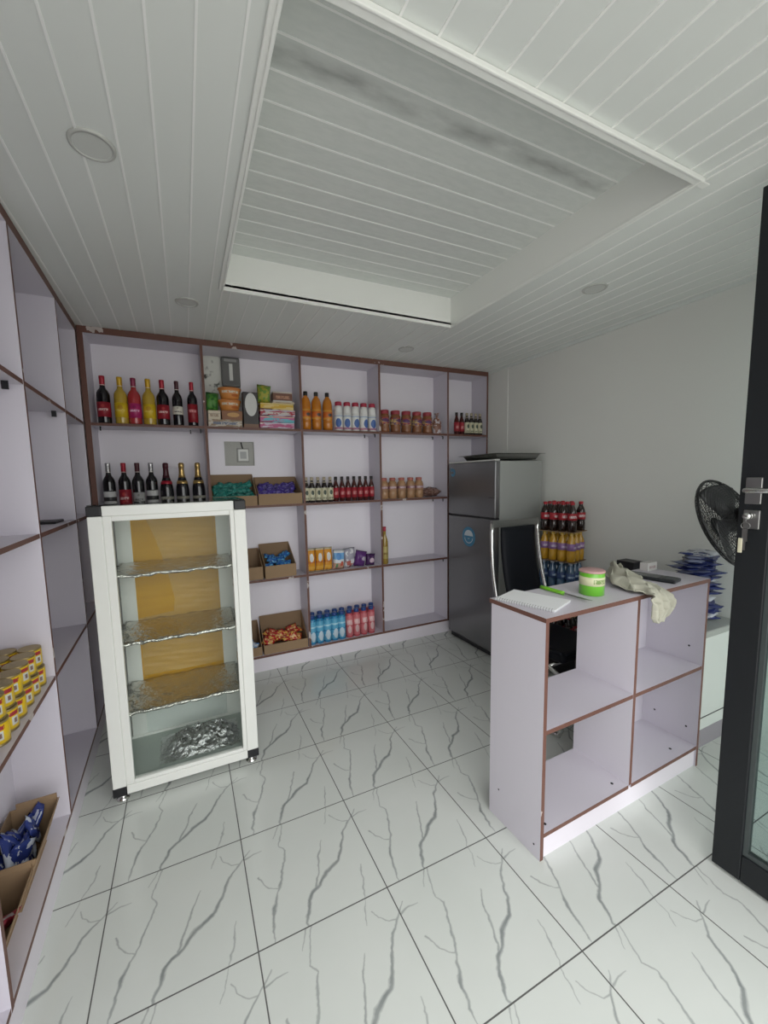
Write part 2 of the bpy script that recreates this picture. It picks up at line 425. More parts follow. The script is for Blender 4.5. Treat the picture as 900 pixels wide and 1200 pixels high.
ls = thing('shelving_unit', 'tall lilac open shelving along the left wall, holding yellow tins', 'shelving', (-.552, 3.060, 0), R(1.47))
LY = [3.062, 2.578, 1.922, 1.234, .56]
LYl = [y - 3.060 for y in LY]; LYl[0] = -.012
FX = {'+x': 1}
for i, y in enumerate(LYl):
    m = MB(); m.box(-.17, 0, y - h, y + h, 0 if i in (0, 4) else SZ[0] - h, 2.488, front=FX)
    m.build('divider' if 0 < i < 4 else 'side_panel', [LILAC, EDGE], ls)
for i in range(4):
    a, b = LYl[i + 1] + h, LYl[i] - h
    for z in SZ:
        m = MB(); m.box(-.168, -.001, a, b, z - h, z + h, front=FX); m.build('shelf', [LILAC, EDGE], ls)
    m = MB(); m.box(-.168, 0, a, b, 2.447, 2.488, front=FX); m.build('top_panel', [LILAC, EDGE], ls)
m = MB(); m.box(-.024, -.006, LYl[-1] + h, LYl[0] - h, 0, SZ[0] - h); m.build('plinth', PLINTH, ls)
m = MB(); m.box(-.174, -.168, LYl[-1], LYl[0], .1, 2.45); m.build('back_panel', LILAC, ls)
for (y, r) in ((1.86, 3), (2.52, 3), (1.30, 3)):
    m = MB(); yy = y - 3.06; z = SZ[r] - h
    m.box(-.05, -.03, yy - .004, yy + .004, z - .03, z); m.build('shelf_clip', BLKPL, ls)

# what shows in the two cut-outs of the back panel
SOCK = mat('socket_plastic', (.62, .63, .60), .35); GREYP = mat('grey_plaster', (.42, .42, .39), .9, bump=(40, .6, .006))
s = thing('wall_socket', 'small square white socket in the cut-out above the teal sachet carton', 'socket', (.441, YBK, 1.707))
m = MB(); m.box(-.048, .048, -.012, -.001, -.055, .055); bevel(m.build('back_box', mat('socket_edge', (.30, .30, .28), .5), s), .003)
m = MB(); m.box(-.040, .040, -.022, -.012, -.046, .046); pl_ = bevel(m.build('plate', SOCK, s), .004)
m = MB(); m.box(-.024, .024, -.0245, -.022, -.028, .028); m.build('rocker', mat('socket_rocker', (.33, .34, .33), .3), pl_)
m = MB(); m.cyl((0, -.01, .05), (-.012, -.012, .10), .005, 8); m.build('cable', BLKPL, s)
m = MB(); m.box(.301, .526, YBK - .006, YBK - .0005, 1.624, 1.812); tag(m.build('trim_4', GREYP), kind='structure')
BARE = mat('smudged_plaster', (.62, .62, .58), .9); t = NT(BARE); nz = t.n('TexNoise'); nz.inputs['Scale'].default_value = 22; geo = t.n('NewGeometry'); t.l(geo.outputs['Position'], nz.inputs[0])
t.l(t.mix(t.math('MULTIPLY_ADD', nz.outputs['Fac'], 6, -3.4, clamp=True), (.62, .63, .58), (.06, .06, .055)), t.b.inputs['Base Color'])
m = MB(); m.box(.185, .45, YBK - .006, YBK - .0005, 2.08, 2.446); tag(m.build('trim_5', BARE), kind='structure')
s = thing('meter_box', 'dark grey meter box with pale strip set in upper cut-out of back panel', 'meter box', (.379, YBK - .006, 2.34))
m = MB(); m.box(-.068, .068, -.04, 0, -.115, .105); bevel(m.build('housing', mat('meter_grey', (.13, .13, .125), .3), s), .012, 3)
m = MB(); m.box(-.012, .014, -.044, -.04, -.07, .055); bevel(m.build('strip', SOCK, s), .002)
m = MB(); m.box(-.045, .045, -.0415, -.04, .07, .09); m.build('name_plate', mat('meter_plate', (.30, .30, .29), .4), s)

# ------------------------------------------------------------------ bottles
def bottle(name, cat, parts):
    """parts: (part name, profile, material, seg)"""
    t = thing(name, '', cat)
    for pn, prof, mt, *sg in parts:
        m = MB(); m.lathe(prof, sg[0] if sg else 20); m.build(pn, mt, t)
    return t
def band(r, z0, z1, e=.0009): return [(r, z0), (r + e, z0 + .0004), (r + e, z1 - .0004), (r, z1)]
WINE = [(.030, 0), (.037, .003), (.0378, .012), (.0378, .185), (.036, .2), (.029, .216), (.0195, .229), (.0155, .24), (.0145, .262), (.0145, .293), (.0155, .294), (.0155, .303), (.0145, .305)]
FOIL = [(.0152, .248), (.0156, .250), (.0156, .290), (.0162, .292), (.0162, .309), (.015, .311), (.001, .3115)]
def wine(glassm, labelm, foilm, lz=(.045, .135), foil=FOIL):
    return bottle('wine_bottle', 'bottle', [('body', WINE, glassm), ('label', band(.0378, *lz), labelm), ('foil', foil, foilm),
                  ('neck_ring', band(.0158, .250, .254, .0006), WHITEFOIL)])
WHITEFOIL = mat('pale_foil', (.65, .6, .55), .4)
REDF = mat('red_foil', (.36, .012, .03), .3, .2); YELF = mat('gold_yellow_foil', (.55, .33, .02), .3, .2); MAGF = mat('magenta_foil', (.22, .02, .06), .3, .2); WINEF = mat('wine_foil', (.06, .008, .015), .35); SILF = mat('silver_foil', (.5, .5, .5), .25, .8); GOLDF = mat('gold_foil', (.52, .36, .14), .3, .8)
PALEW = mat('pale_yellow_wine', (.46, .31, .035), .12, coat=.4); ROSEW = mat('rose_wine', (.38, .03, .035), .12, coat=.4)
LRED = print_mat('label_red', (.27, .012, .025), (.72, .50, .48), (.42, .05, .05), band=(.42, .56), emblem=(.5, .74, .13))
LYEL = print_mat('label_yellow', (.62, .43, .015), (.72, .55, .1), (.5, .28, .02), band=(.42, .56))
LMAG = print_mat('label_magenta', (.40, .02, .13), (.75, .45, .6), (.25, .01, .08), band=(.42, .56), emblem=(.5, .74, .13))
LCREAM = print_mat('label_cream', (.62, .60, .52), (.15, .13, .12), (.35, .3, .25), band=(.25, .42), emblem=(.5, .8, .1))
LREDT = print_mat('label_tall_red', (.25, .012, .02), (.6, .25, .25), (.4, .04, .05), band=(.55, .7), emblem=None)
LBLK = print_mat('label_black', (.02, .02, .022), (.5, .5, .5), (.6, .6, .6), band=(.15, .3), emblem=None, stripes=[(.62, .95, (.55, .55, .55))])
LGRY = print_mat('label_grey', (.36, .36, .36), (.12, .12, .12), (.2, .2, .2), band=(.3, .55), emblem=(.5, .8, .1))
zT = [z + h for z in SZ]
YB0 = 3.065
defs = [(BLACKGLASS, LRED, REDF, 'dark red wine bottle with red cap and red label'),
        (PALEW, LYEL, YELF, 'yellow wine bottle with yellow label and gold cap'),
        (ROSEW, LMAG, MAGF, 'rose wine bottle with bright magenta label'),
        (PALEW, LYEL, YELF, 'yellow wine bottle with yellow label and gold cap'),
        (BLACKGLASS, LRED, REDF, 'dark red wine bottle with red cap and red label'),
        (BLACKGLASS, LCREAM, WINEF, 'black wine bottle with white label and dark foil'),
        (BLACKGLASS, LREDT, REDF, 'black wine bottle with tall narrow red label')]
where = ['leftmost on the top shelf', 'between the dark red and rose bottles', 'on the top shelf', 'just right of the rose bottle', 'fifth along the top shelf', 'on the top shelf', 'rightmost of seven on top shelf']
wx = [-.448, -.35, -.271, -.184, -.099, -.007, .089]
for x, (g_, l_, f_, lab), wh in zip(wx, defs, where):
    b = wine(g_, l_, f_, (.03, .155) if l_ is LREDT else ((.08, .135) if l_ is LCREAM else (.045, .14)))
    b.location = (x, YB0 + .075, zT[3]); b.rotation_euler = (0, 0, random.uniform(-.1, .1)); tag(b, lab + ', ' + wh, None, 'wine bottles on the top shelf')
    sc_ = .96 if l_ in (LCREAM, LREDT) else 1.0
    b.scale = (sc_ * .93, sc_ * .93, 1) if sc_ < 1 else (1.04, 1.04, 1)
# second row: wines and sparkling wines behind the display case
CHAMP = [(.034, 0), (.043, .004), (.0435, .015), (.0435, .13), (.041, .16), (.033, .195), (.022, .23), (.017, .255), (.0155, .29), (.017, .293), (.017, .30), (.0155, .303)]
CFOIL = [(.0245, .222), (.0195, .245), (.0178, .27), (.017, .29), (.019, .293), (.019, .318), (.014, .326), (.001, .328)]
LCH = print_mat('label_sparkling', (.25, .24, .20), (.05, .05, .05), (.5, .42, .25), band=(.2, .4), emblem=None)
def sparkling(foilm, ring):
    return bottle('sparkling_wine_bottle', 'bottle', [('body', CHAMP, BLACKGLASS), ('label', band(.0436, .03, .09), LCH), ('foil', CFOIL, foilm), ('neck_label', [(.0375, .178), (.0385, .18), (.0335, .2), (.0325, .2)], ring)])
rows = [(wine, (BLACKGLASS, LBLK, SILF, (.03, .135)), 'black wine bottle with silver foil and banded label, leftmost behind display case'),
        (wine, (BLACKGLASS, LRED, REDF, (.03, .14)), 'wine bottle with red foil and dark red label, second on the shelf behind case'),
        (wine, (BLACKGLASS, LGRY, WINEF, (.03, .12)), 'dark foiled wine bottle with grey label, third on the shelf behind case'),
        (wine, (BLACKGLASS, LBLK, SILF, (.03, .135)), 'black wine bottle with silver foil, fourth on the shelf behind case'),
        (sparkling, (WINEF, REDF), 'sparkling wine bottle with dark wine red foil above the display case'),
        (sparkling, (GOLDF, GOLDF), 'left gold-foiled sparkling wine bottle, behind the display case top'),
        (sparkling, (GOLDF, GOLDF), 'right gold-foiled sparkling wine bottle, nearest the teal sachet carton')]
for x, (fn, args, lab) in zip([-.458, -.369, -.288, -.205, -.113, -.012, .095], rows):
    b = fn(*args); b.location = (x, YB0 + .075, zT[2]); tag(b, lab, None, 'wine bottles on the second shelf')
    b.rotation_euler = (0, 0, random.uniform(-.15, .15))
    if fn is wine: b.scale = (.97, .97, 1.05)

# orange squash (PET)
PETO = mat('orange_drink', (.50, .17, .012), .15, coat=.5); PETC = mat('black_cap', (.012, .012, .012), .4)
LOR = print_mat('label_orange', (.55, .13, .02), (.05, .05, .05), (.06, .05, .05), band=None, emblem=(.62, .45, .22), stripes=[(.8, 1, (.62, .3, .05)), (0, .2, (.62, .3, .05))])
b = bottle('squash_bottle', 'bottle', [('body', [(.033, 0), (.039, .004), (.039, .07), (.037, .08), (.039, .09), (.0395, .205), (.037, .225), (.03, .248), (.017, .266), (.0135, .272), (.0135, .285)], PETO),
    ('label', band(.0392, .09, .165), LOR), ('cap', [(.0165, .272), (.017, .274), (.017, .302), (.015, .305), (.001, .3055)], PETC)])
spread(b, [(x, YB0 + .075, zT[3]) for x in (.923, 1.011, 1.105)], lambda i, n: 'orange drink bottle with black cap, ' + ['leftmost of three', 'middle of three', 'rightmost of three'][i] + ' on top shelf', 'orange drink bottles')
# white yoghurt drinks
WHT = mat('white_bottle', (.72, .72, .70), .35); RCAP = mat('red_cap', (.38, .03, .06), .4)
LMILK = print_mat('label_milk', (.72, .72, .70), (.05, .10, .32), (.06, .13, .36), band=(.06, .1), emblem=(.5, .40, .34), stripes=[(.02, .14, (.55, .25, .3)), (.8, .84, (.2, .35, .6))])
b = bottle('yoghurt_drink_bottle', 'bottle', [('body', [(.027, 0), (.034, .005), (.034, .155), (.031, .165), (.034, .175), (.031, .19), (.022, .205), (.02, .212)], WHT),
    ('label', band(.0342, .012, .145), LMILK), ('cap', [(.0265, .206), (.028, .21), (.028, .232), (.024, .237), (.001, .238)], RCAP, 24)])
spread(b, [(x, YB0 + .06, zT[3], random.uniform(-.5, .4)) for x in (1.195, 1.272, 1.347, 1.424, 1.502)], lambda i, n: 'white yoghurt drink bottle with red cap, ' + place(i, n) + ' of five', 'white yoghurt drink bottles')
# snack jars, red lids
JARG = mat('jar_brown_snack', (.22, .085, .035), .25, coat=.4, bump=(140, .6, .004)); JLID = mat('jar_red_lid', (.30, .035, .05), .4)
LJAR = print_mat('label_jar', (.55, .38, .14), (.32, .03, .04), (.10, .04, .12), band=(.1, .3), emblem=(.5, .6, .34), stripes=[(.85, 1, (.4, .05, .05))], noise=5)
JARP = [(.034, 0), (.044, .004), (.046, .02), (.046, .04), (.043, .055), (.046, .07), (.047, .11), (.045, .14), (.038, .155), (.036, .162)]
b = bottle('snack_jar', 'jar', [('body', JARP, JARG), ('label', band(.0465, .068, .125), LJAR), ('lid', [(.039, .158), (.041, .16), (.041, .188), (.039, .191), (.001, .192)], JLID, 24)])
spread(b, [(x, YB0 + .065, zT[3], random.uniform(-.5, .5)) for x in (1.622, 1.732, 1.842, 1.953, 2.065)], lambda i, n: 'round snack jar with red lid, ' + place(i, n) + ' of five on top shelf', 'red-lidded snack jars')
# twisted bag next to the jars
BAGT = print_mat('striped_snack_bag', (.22, .10, .07), (.6, .5, .5), (.55, .5, .52), noise=4, band=None, emblem=None, rough=.25)
b = thing('snack_bag', 'brown plastic bag of snacks tied at top, right of red-lidded jars', 'snack bag', (2.175, YB0 + .07, zT[3]))
m = MB(); m.lathe([(.03, 0), (.045, .01), (.047, .06), (.043, .11), (.03, .14), (.012, .155), (.01, .165)], 16, sx=1.05, sy=.8); m.build('pouch', BAGT, b)
m = MB(); m.lathe([(.009, .163), (.02, .182), (.026, .19)], 9, cap=False); m.build('tied_neck', BAGT, b)
# small sauce bottles
SAUR = mat('red_sauce', (.055, .012, .010), .15, coat=.5); BCAP = mat('dark_cap', (.02, .016, .016), .4)
LSAU = print_mat('label_sauce', (.30, .018, .03), (.5, .2, .2), (.45, .12, .1), band=(.3, .6), emblem=None)
SP = [(.020, 0), (.0245, .003), (.0245, .12), (.022, .135), (.014, .16), (.011, .175), (.011, .19)]
SC = [(.0125, .178), (.0135, .18), (.0135, .206), (.001, .207)]
b1 = bottle('sauce_bottle', 'bottle', [('body', SP, SAUR, 16), ('label', band(.0246, .03, .115), LSAU, 16), ('cap', SC, BCAP, 14)])
spread(b1, [(x, YB0 + .05, zT[2]) for x in (1.149, 1.205, 1.259, 1.314, 1.369, 1.423, 1.477)], lambda i, n: 'small red sauce bottle with dark cap, ' + place(i, n) + ' of seven on second shelf', 'red sauce bottles')
bpy.context.view_layer.update()
for i, x in enumerate((2.385, 2.445)):
    c = copy_tree(b1); c.location = (x, YB0 + .05, zT[3]); c['label'] = 'small red sauce bottle, %s of two on top shelf above the fridge' % ('left' if i == 0 else 'right'); c['group'] = 'red sauce bottles'
DKS = mat('dark_bottle', (.02, .014, .012), .15, coat=.5)
LCRM = print_mat('label_cream_oval', (.60, .57, .42), (.10, .14, .08), (.05, .07, .05), band=(.08, .22), emblem=(.5, .62, .24))
CAPY = mat('cream_cap', (.40, .34, .25), .5)
b2 = bottle('bitters_bottle', 'bottle', [('body', SP, DKS, 16), ('label', band(.0246, .018, .118), LCRM, 16), ('cap', SC, CAPY, 14), ('collar', band(.0135, .158, .168), CAPY, 14)])
spread(b2, [(x, YB0 + .05, zT[2]) for x in (.894, .942, .995, 1.047, 1.1)], lambda i, n: 'dark bottle with cream oval label, ' + place(i, n) + ' of five on second shelf', 'cream-labelled dark bottles')
for i, x in enumerate((2.507, 2.56, 2.612, 2.664)):
    c = copy_tree(b2); c.location = (x, YB0 + .05, zT[3]); c['label'] = 'dark bottle with cream label, %s of four above the fridge' % place(i, 4); c['group'] = 'cream-labelled dark bottles'
# groundnut jars on the second shelf
NUT = mat('groundnuts', (.36, .20, .10), .35, coat=.4, bump=(160, .8, .005)); NLID = mat('pink_lid', (.40, .13, .11), .4)
LNUT = print_mat('label_nuts', (.35, .20, .12), (.55, .42, .45), (.22, .08, .12), band=(.45, .8), emblem=None, stripes=[(.4, .85, (.22, .09, .12))])
b = bottle('groundnut_jar', 'jar', [('body', [(.033, 0), (.04, .004), (.041, .05), (.039, .06), (.041, .07), (.041, .125), (.036, .145), (.026, .158), (.024, .166)], NUT), ('label', band(.0412, .072, .118), LNUT), ('lid', [(.026, .162), (.028, .164), (.028, .186), (.001, .188)], NLID, 20)])
spread(b, [(x, YB0 + .055, zT[2], random.uniform(-.4, .4)) for x in (1.602, 1.688, 1.78, 1.873, 1.963)], lambda i, n: 'groundnut jar with pink lid, ' + place(i, n) + ' of five on second shelf', 'groundnut jars')
BRB = print_mat('brown_bag', (.13, .065, .05), (.3, .22, .2), (.26, .16, .13), noise=6, band=None, emblem=None, rough=.25)
def pouch(name, cat, label, w_, hh, d_, mt, loc, rot=(0, 0, 0), seed=0, group=None):
    m = MB(); m.pillow(w_, hh, d_, seed=seed); o = m.build(name, mt); o.location = loc; o.rotation_euler = rot
    return tag(o, label, cat, group)
pouch('snack_bag', 'snack bag', 'flat brown snack bag lying right of the groundnut jars', .20, .12, .085, BRB, (2.115, YB0 + .11, zT[2] + .045), (R(90), 0, R(10)), 3)

# third row
GOLDP = print_mat('gold_pouch', (.58, .25, .02), (.55, .5, .4), (.62, .62, .60), rough=.25, band=None, emblem=(.5, .62, .22), stripes=[(.40, .46, (.45, .12, .02)), (.12, .26, (.65, .35, .06)), (0, .06, (.7, .6, .4)), (.92, 1, (.75, .65, .45))])
for i, x in enumerate((.912, .985, 1.06)):
    pouch('drink_powder_pouch', 'pouch', 'gold and orange pouch with white round label, %s of three' % ['leftmost', 'middle', 'rightmost'][i], .074, .20, .05, GOLDP, (x, YB0 + .05, zT[1] + .1), (0, 0, 0), 10 + i, 'gold pouches')
PW = print_mat('white_blue_pouch', (.66, .68, .70), (.07, .2, .5), (.08, .25, .55), noise=0, band=None, emblem=(.42, .66, .22), stripes=[(.0, .34, (.50, .30, .22)), (.52, .84, (.16, .36, .62))], blots=[(.7, .3, .12, .12, (.5, .1, .06)), (.3, .2, .1, .1, (.1, .25, .12))])
PS = print_mat('silver_pouch', (.33, .32, .38), (.3, .3, .32), (.6, .6, .62), noise=3, band=None, emblem=None, stripes=[(.0, .35, (.42, .12, .10))], rough=.25)
PP = print_mat('purple_pouch', (.10, .03, .16), (.35, .3, .4), (.45, .40, .48), band=None, emblem=(.72, .55, .16), rough=.25)
PD = print_mat('dark_purple_pouch', (.06, .02, .09), (.4, .33, .38), (.55, .42, .5), band=None, emblem=(.6, .45, .26), rough=.25)
pouch('biscuit_pouch', 'pouch', 'white pouch with blue panel, beside the gold pouches', .105, .17, .06, PW, (1.155, YB0 + .05, zT[1] + .085), (0, R(3), 0), 21)
pouch('biscuit_pouch', 'pouch', 'silver and red pouch between white and purple pouches', .11, .17, .05, PS, (1.262, YB0 + .075, zT[1] + .085), (0, R(-4), 0), 22)
pouch('biscuit_pouch', 'pouch', 'purple pouch leaning beside the silver pouch', .105, .14, .06, PP, (1.355, YB0 + .055, zT[1] + .07), (0, R(14), 0), 23)
pouch('biscuit_pouch', 'pouch', 'small dark purple pouch at the right end of third shelf', .09, .105, .05, PD, (1.45, YB0 + .05, zT[1] + .053), (0, R(5), 0), 24)
OILM = mat('yellow_oil', (.30, .20, .035), .12, coat=.5); 
b = bottle('oil_bottle', 'bottle', [('body', [(.026, 0), (.031, .004), (.031, .2), (.027, .22), (.014, .26), (.012, .30)], OILM), ('label', band(.0312, .05, .16), print_mat('label_oil', (.42, .34, .12), (.2, .12, .03), None, emblem=None)), ('cap', [(.0135, .295), (.015, .297), (.015, .334), (.001, .335)], RCAP)])
b.location = (1.592, YB0 + .04, zT[1]); tag(b, 'single tall yellow oil bottle with red cap on the third shelf')

# fourth row: blue and pink bottles
BLU = mat('blue_bottle', (.03, .22, .42), .2, coat=.5); PNK = mat('pink_bottle', (.50, .09, .11), .2, coat=.5); BLC = mat('blue_cap', (.02, .06, .22), .35)
LBL = print_mat('label_blue', (.10, .38, .58), (.6, .7, .78), (.55, .66, .75), rough=.35, band=(.2, .3), emblem=(.5, .28, .3), stripes=[(.45, .5, (.03, .2, .42)), (.7, .78, (.35, .6, .72))])
LPK = print_mat('label_pink', (.58, .16, .18), (.72, .5, .5), (.66, .45, .45), rough=.35, band=(.55, .8), emblem=(.5, .32, .24), stripes=[(.46, .5, (.4, .06, .08))])
BP = [(.027, 0), (.0328, .004), (.0333, .10), (.0305, .108), (.0333, .116), (.0333, .195), (.031, .206), (.021, .214), (.019, .218)]
def drink(bm_, lm_): return bottle('drink_bottle', 'bottle', [('body', BP, bm_), ('label', band(.0335, .018, .194), lm_), ('cap', [(.0205, .214), (.0225, .216), (.0225, .238), (.019, .243), (.001, .244)], BLC)])
b = drink(BLU, LBL)
sp1 = [(x, YB0 + .045, zT[0], random.uniform(-.3, .3)) for x in (.898, .965, 1.032, 1.098, 1.163)]
sp2 = [(x, YB0 + .125, zT[0]) for x in (.922, .992, 1.06, 1.128, 1.196)]
spread(b, sp1 + sp2, lambda i, n: 'blue drink bottle with dark blue cap, ' + (place(i, 5) + ' in front row' if i < 5 else place(i - 5, 5) + ' in back row'), 'blue drink bottles on the bottom shelf')
b = drink(PNK, LPK)
sp1 = [(x, YB0 + .045, zT[0], random.uniform(-.3, .3)) for x in (1.235, 1.303, 1.373, 1.444)]
sp2 = [(x, YB0 + .125, zT[0]) for x in (1.272, 1.342, 1.412, 1.482)]
spread(b, sp1 + sp2, lambda i, n: 'pink drink bottle with dark blue cap, ' + (place(i, 4) + ' in front row' if i < 4 else place(i - 4, 4) + ' in back row'), 'pink drink bottles on the bottom shelf')

# groceries, top shelf, second bay
def carton_box(name, cat, label, x0, x1, y0, y1, z0, z1, mt, parts=(), rz=0, group=None):
    cx, cy = (x0 + x1) / 2, (y0 + y1) / 2
    m = MB(); m.box(x0 - cx, x1 - cx, y0 - cy, y1 - cy, 0, z1 - z0); o = bevel(m.build(name, mt), .0015)
    o.location = (cx, cy, z0); o.rotation_euler = (0, 0, rz); return tag(o, label, cat, group)
Y1 = YB0 + .035
z3 = zT[3]
TUB = mat('orange_tub', (.55, .20, .05), .35); LTUB = print_mat('orange_tub_label', (.60, .24, .06), (.62, .55, .45), (.45, .12, .03), band=(.62, .85), emblem=(.7, .4, .16))
def tub(label, x, z):
    t = thing('margarine_tub', label, 'tub', (x, YB0 + .1, z), 0, 'orange tubs')
    m = MB()
    pr = [(.052, 0), (.062, .004), (.078, .066), (.08, .07)]
    m.lathe(pr, 28, sx=1.0, sy=.72); m.build('body', LTUB, t)
    m = MB(); m.lathe([(.082, .068), (.0845, .070), (.0845, .080), (.076, .084), (.001, .085)], 28, sx=1.0, sy=.72); m.build('lid', TUB, t)
tub('lower orange tub of the two stacked beside the green packet', .345, z3 + .122)
tub('upper orange tub, topmost of two on the grocery shelf', .35, z3 + .209)
GRN = print_mat('green_pack', (.07, .22, .03), (.35, .4, .1), (.02, .12, .02), noise=4, band=None, emblem=None)
CRM = print_mat('cream_pack', (.55, .48, .36), (.3, .22, .15), (.42, .33, .22), band=(.3, .6), emblem=None, stripes=[(.62, .68, (.25, .2, .15))])
BRN = print_mat('brown_biscuit_pack', (.22, .085, .03), (.45, .3, .12), (.48, .26, .08), noise=0, band=None, emblem=(.55, .55, .3))
FLT = print_mat('beige_roll_pack', (.50, .45, .38), (.12, .14, .2), (.25, .17, .1), noise=3, band=(.35, .7), emblem=None)
carton_box('biscuit_carton', 'biscuit box', 'long flat beige biscuit box at shelf left end, under cream box', .186, .42, Y1 - .005, Y1 + .10, z3, z3 + .055, FLT)
carton_box('tea_box', 'box', 'small cream box stacked under the green packet', .188, .272, Y1, Y1 + .09, z3 + .055, z3 + .118, CRM)
carton_box('biscuit_carton', 'biscuit box', 'brown biscuit box under the two orange tubs', .282, .425, Y1, Y1 + .10, z3 + .055, z3 + .122, BRN)
pouch('green_packet', 'packet', 'green packet leaning left of the orange tubs', .088, .13, .05, GRN, (.222, YB0 + .075, z3 + .118 + .066), (0, R(4), 0), 31)
BW = print_mat('black_white_box', (.03, .025, .025), (.5, .45, .42), (.58, .58, .56), band=None, emblem=(.52, .66, .40), stripes=[(0, .12, (.18, .09, .05))])
t = NT(BW)
carton_box('cookie_box', 'box', 'tall black box with big white oval, middle of grocery shelf', .436, .545, Y1 + .01, Y1 + .07, z3, z3 + .265, BW)
SK = [print_mat('pack_pink', (.40, .05, .16), (.6, .55, .2), (.5, .4, .5), noise=3, band=None, emblem=None, stripes=[(0, .13, (.05, .02, .03)), (.8, .9, (.62, .55, .3))], rough=.2), print_mat('pack_teal_pink', (.42, .06, .20), (.1, .4, .5), (.08, .35, .42), noise=2, band=(.3, .6), emblem=None, stripes=[(0, .13, (.05, .02, .03)), (.8, .9, (.62, .55, .3))], rough=.2),  # dark bottom stripe paints the shaded gap between stacked packets
      print_mat('pack_red', (.35, .03, .05), (.6, .55, .5), (.5, .45, .5), noise=3, band=(.3, .6), emblem=None, stripes=[(0, .13, (.05, .02, .03)), (.8, .9, (.62, .55, .3))], rough=.2), print_mat('pack_gold', (.58, .36, .04), (.5, .1, .04), (.65, .5, .2), noise=2, band=None, emblem=None, stripes=[(0, .13, (.05, .02, .03)), (.8, .9, (.62, .55, .3))], rough=.2)]
zz = z3
for i in range(4):
    carton_box('cracker_packet', 'packet', '%s cracker packet, %s in the flat stack on the grocery shelf' % (['pink', 'pink and teal', 'red', 'gold'][i], ['bottom', 'second from bottom', 'third from bottom', 'top'][i]), .55 + .003 * i, .815 + random.uniform(-.006, .012), Y1, Y1 + .13, zz, zz + .048, SK[i], rz=random.uniform(-.03, .03), group='stacked cracker packets')
    zz += .0484
YG = print_mat('yellow_green_pack', (.38, .36, .05), (.1, .25, .04), (.15, .28, .05), noise=4, band=None, emblem=None, rough=.25)
pouch('noodle_packet', 'packet', 'yellow green packet standing on the cracker stack', .105, .14, .06, YG, (.598, YB0 + .09, zz + .07), (0, R(4), 0), 33)
carton_box('chocolate_box', 'box', 'brown chocolate box on the right of cracker stack', .662, .812, Y1 + .02, Y1 + .10, zz + .016, zz + .092, print_mat('choc_box', (.15, .06, .035), (.4, .2, .12), (.25, .09, .05), band=(.3, .6), emblem=None, stripes=[(0, .14, (.5, .5, .46)), (.86, 1, (.5, .45, .4))]))
carton_box('cracker_packet', 'packet', 'pale packet lying under the brown chocolate box', .655, .825, Y1 + .01, Y1 + .12, zz, zz + .016, CRM)

# open cartons with sachets
def open_carton(label, x0, x1, yf, dep, z, hb, hf, rz=0, side=None):
    t = thing('cardboard_carton', label, 'carton', ((x0 + x1) / 2, yf, z), rz)
    w_ = (x1 - x0) / 2; th = .004
    m = MB(); m.box(-w_, w_, 0, dep, 0, th); m.build('base', CARD, t)
    m = MB(); m.box(-w_, w_, 0, th, th, hf, front={'+y': 1}); m.build('front_panel', [CARD, CARDIN], t)
    m = MB(); m.box(-w_, w_, dep - th, dep, th, hb, front={'-y': 1}); m.build('back_panel', [CARD, CARDIN], t)
    for s_ in (-1, 1):
        m = MB(); a = s_ * w_ - s_ * th
        m.prism([(th, th), (dep - th, th), (dep - th, hb), (th, hf)], min(a, s_ * w_), max(a, s_ * w_), 'x'); m.build('side_panel', CARD, t)
    return t
def fill(name, cat, label, group, n, x0, x1, y0, y1, z0, z1, size, mt, seed, tilt=.5):
    rnd = random.Random(seed)
    m = MB(); m.pillow(*size, nu=8, nv=6, seed=seed); p = tag(m.build(name, mt), label, cat, group)
    for i in range(n):
        o = p if i == 0 else p.copy()
        if i: COL.objects.link(o)
        u = (i + .5) / n
        row = i % 3
        o.location = (x0 + (x1 - x0) * ((i * .618) % 1), y0 + (y1 - y0) * (row + .5) / 3, z0 + (z1 - z0) * (row / 2.) + rnd.uniform(-.006, .008))
        o.rotation_euler = (R(-55) + rnd.uniform(-tilt, tilt), rnd.uniform(-tilt, tilt), rnd.uniform(-.7, .7))
TEAL = print_mat('teal_sachet', (.015, .17, .14), (.2, .4, .36), (.05, .26, .22), noise=3, band=None, emblem=None, rough=.22)
PURP = print_mat('purple_sachet', (.05, .03, .22), (.3, .28, .5), (.16, .13, .40), noise=3, band=None, emblem=None, rough=.22)
BLUS = print_mat('blue_sachet', (.02, .10, .33), (.35, .5, .6), (.08, .3, .5), noise=3, band=None, emblem=None, rough=.22)
REDS = print_mat('red_noodle_pack', (.42, .03, .03), (.65, .45, .2), (.60, .35, .08), noise=3, band=(.4, .6), emblem=None, rough=.22)
MILKS = print_mat('milk_sachet', (.03, .05, .22), (.5, .55, .62), (.50, .54, .62), noise=2.5, band=None, emblem=None, rough=.25)
WHBL = print_mat('white_blue_sachet', (.50, .55, .62), (.05, .15, .4), (.06, .22, .5), noise=2.5, band=None, emblem=None, rough=.25)
open_carton('brown carton of teal sachets below the wall socket', .178, .497, YB0 + .005, .205, zT[2], .24, .075)
fill('teal_sachet', 'sachet', 'shiny teal sachet heaped in the carton below the wall socket', 'teal sachets', 26, .215, .46, YB0 + .035, YB0 + .19, zT[2] + .075, zT[2] + .15, (.085, .06, .024), TEAL, 41)
open_carton('brown carton of purple sachets beside the teal one', .507, .846, YB0 + .003, .205, zT[2], .215, .085)
fill('purple_sachet', 'sachet', 'shiny purple sachet heaped in the carton beside teal sachets', 'purple sachets', 18, .55, .80, YB0 + .035, YB0 + .19, zT[2] + .085, zT[2] + .135, (.095, .075, .035), PURP, 42)
open_carton('brown carton of blue sachets on the third shelf', .53, .778, YB0 + .012, .20, zT[1], .25, .10, R(3))
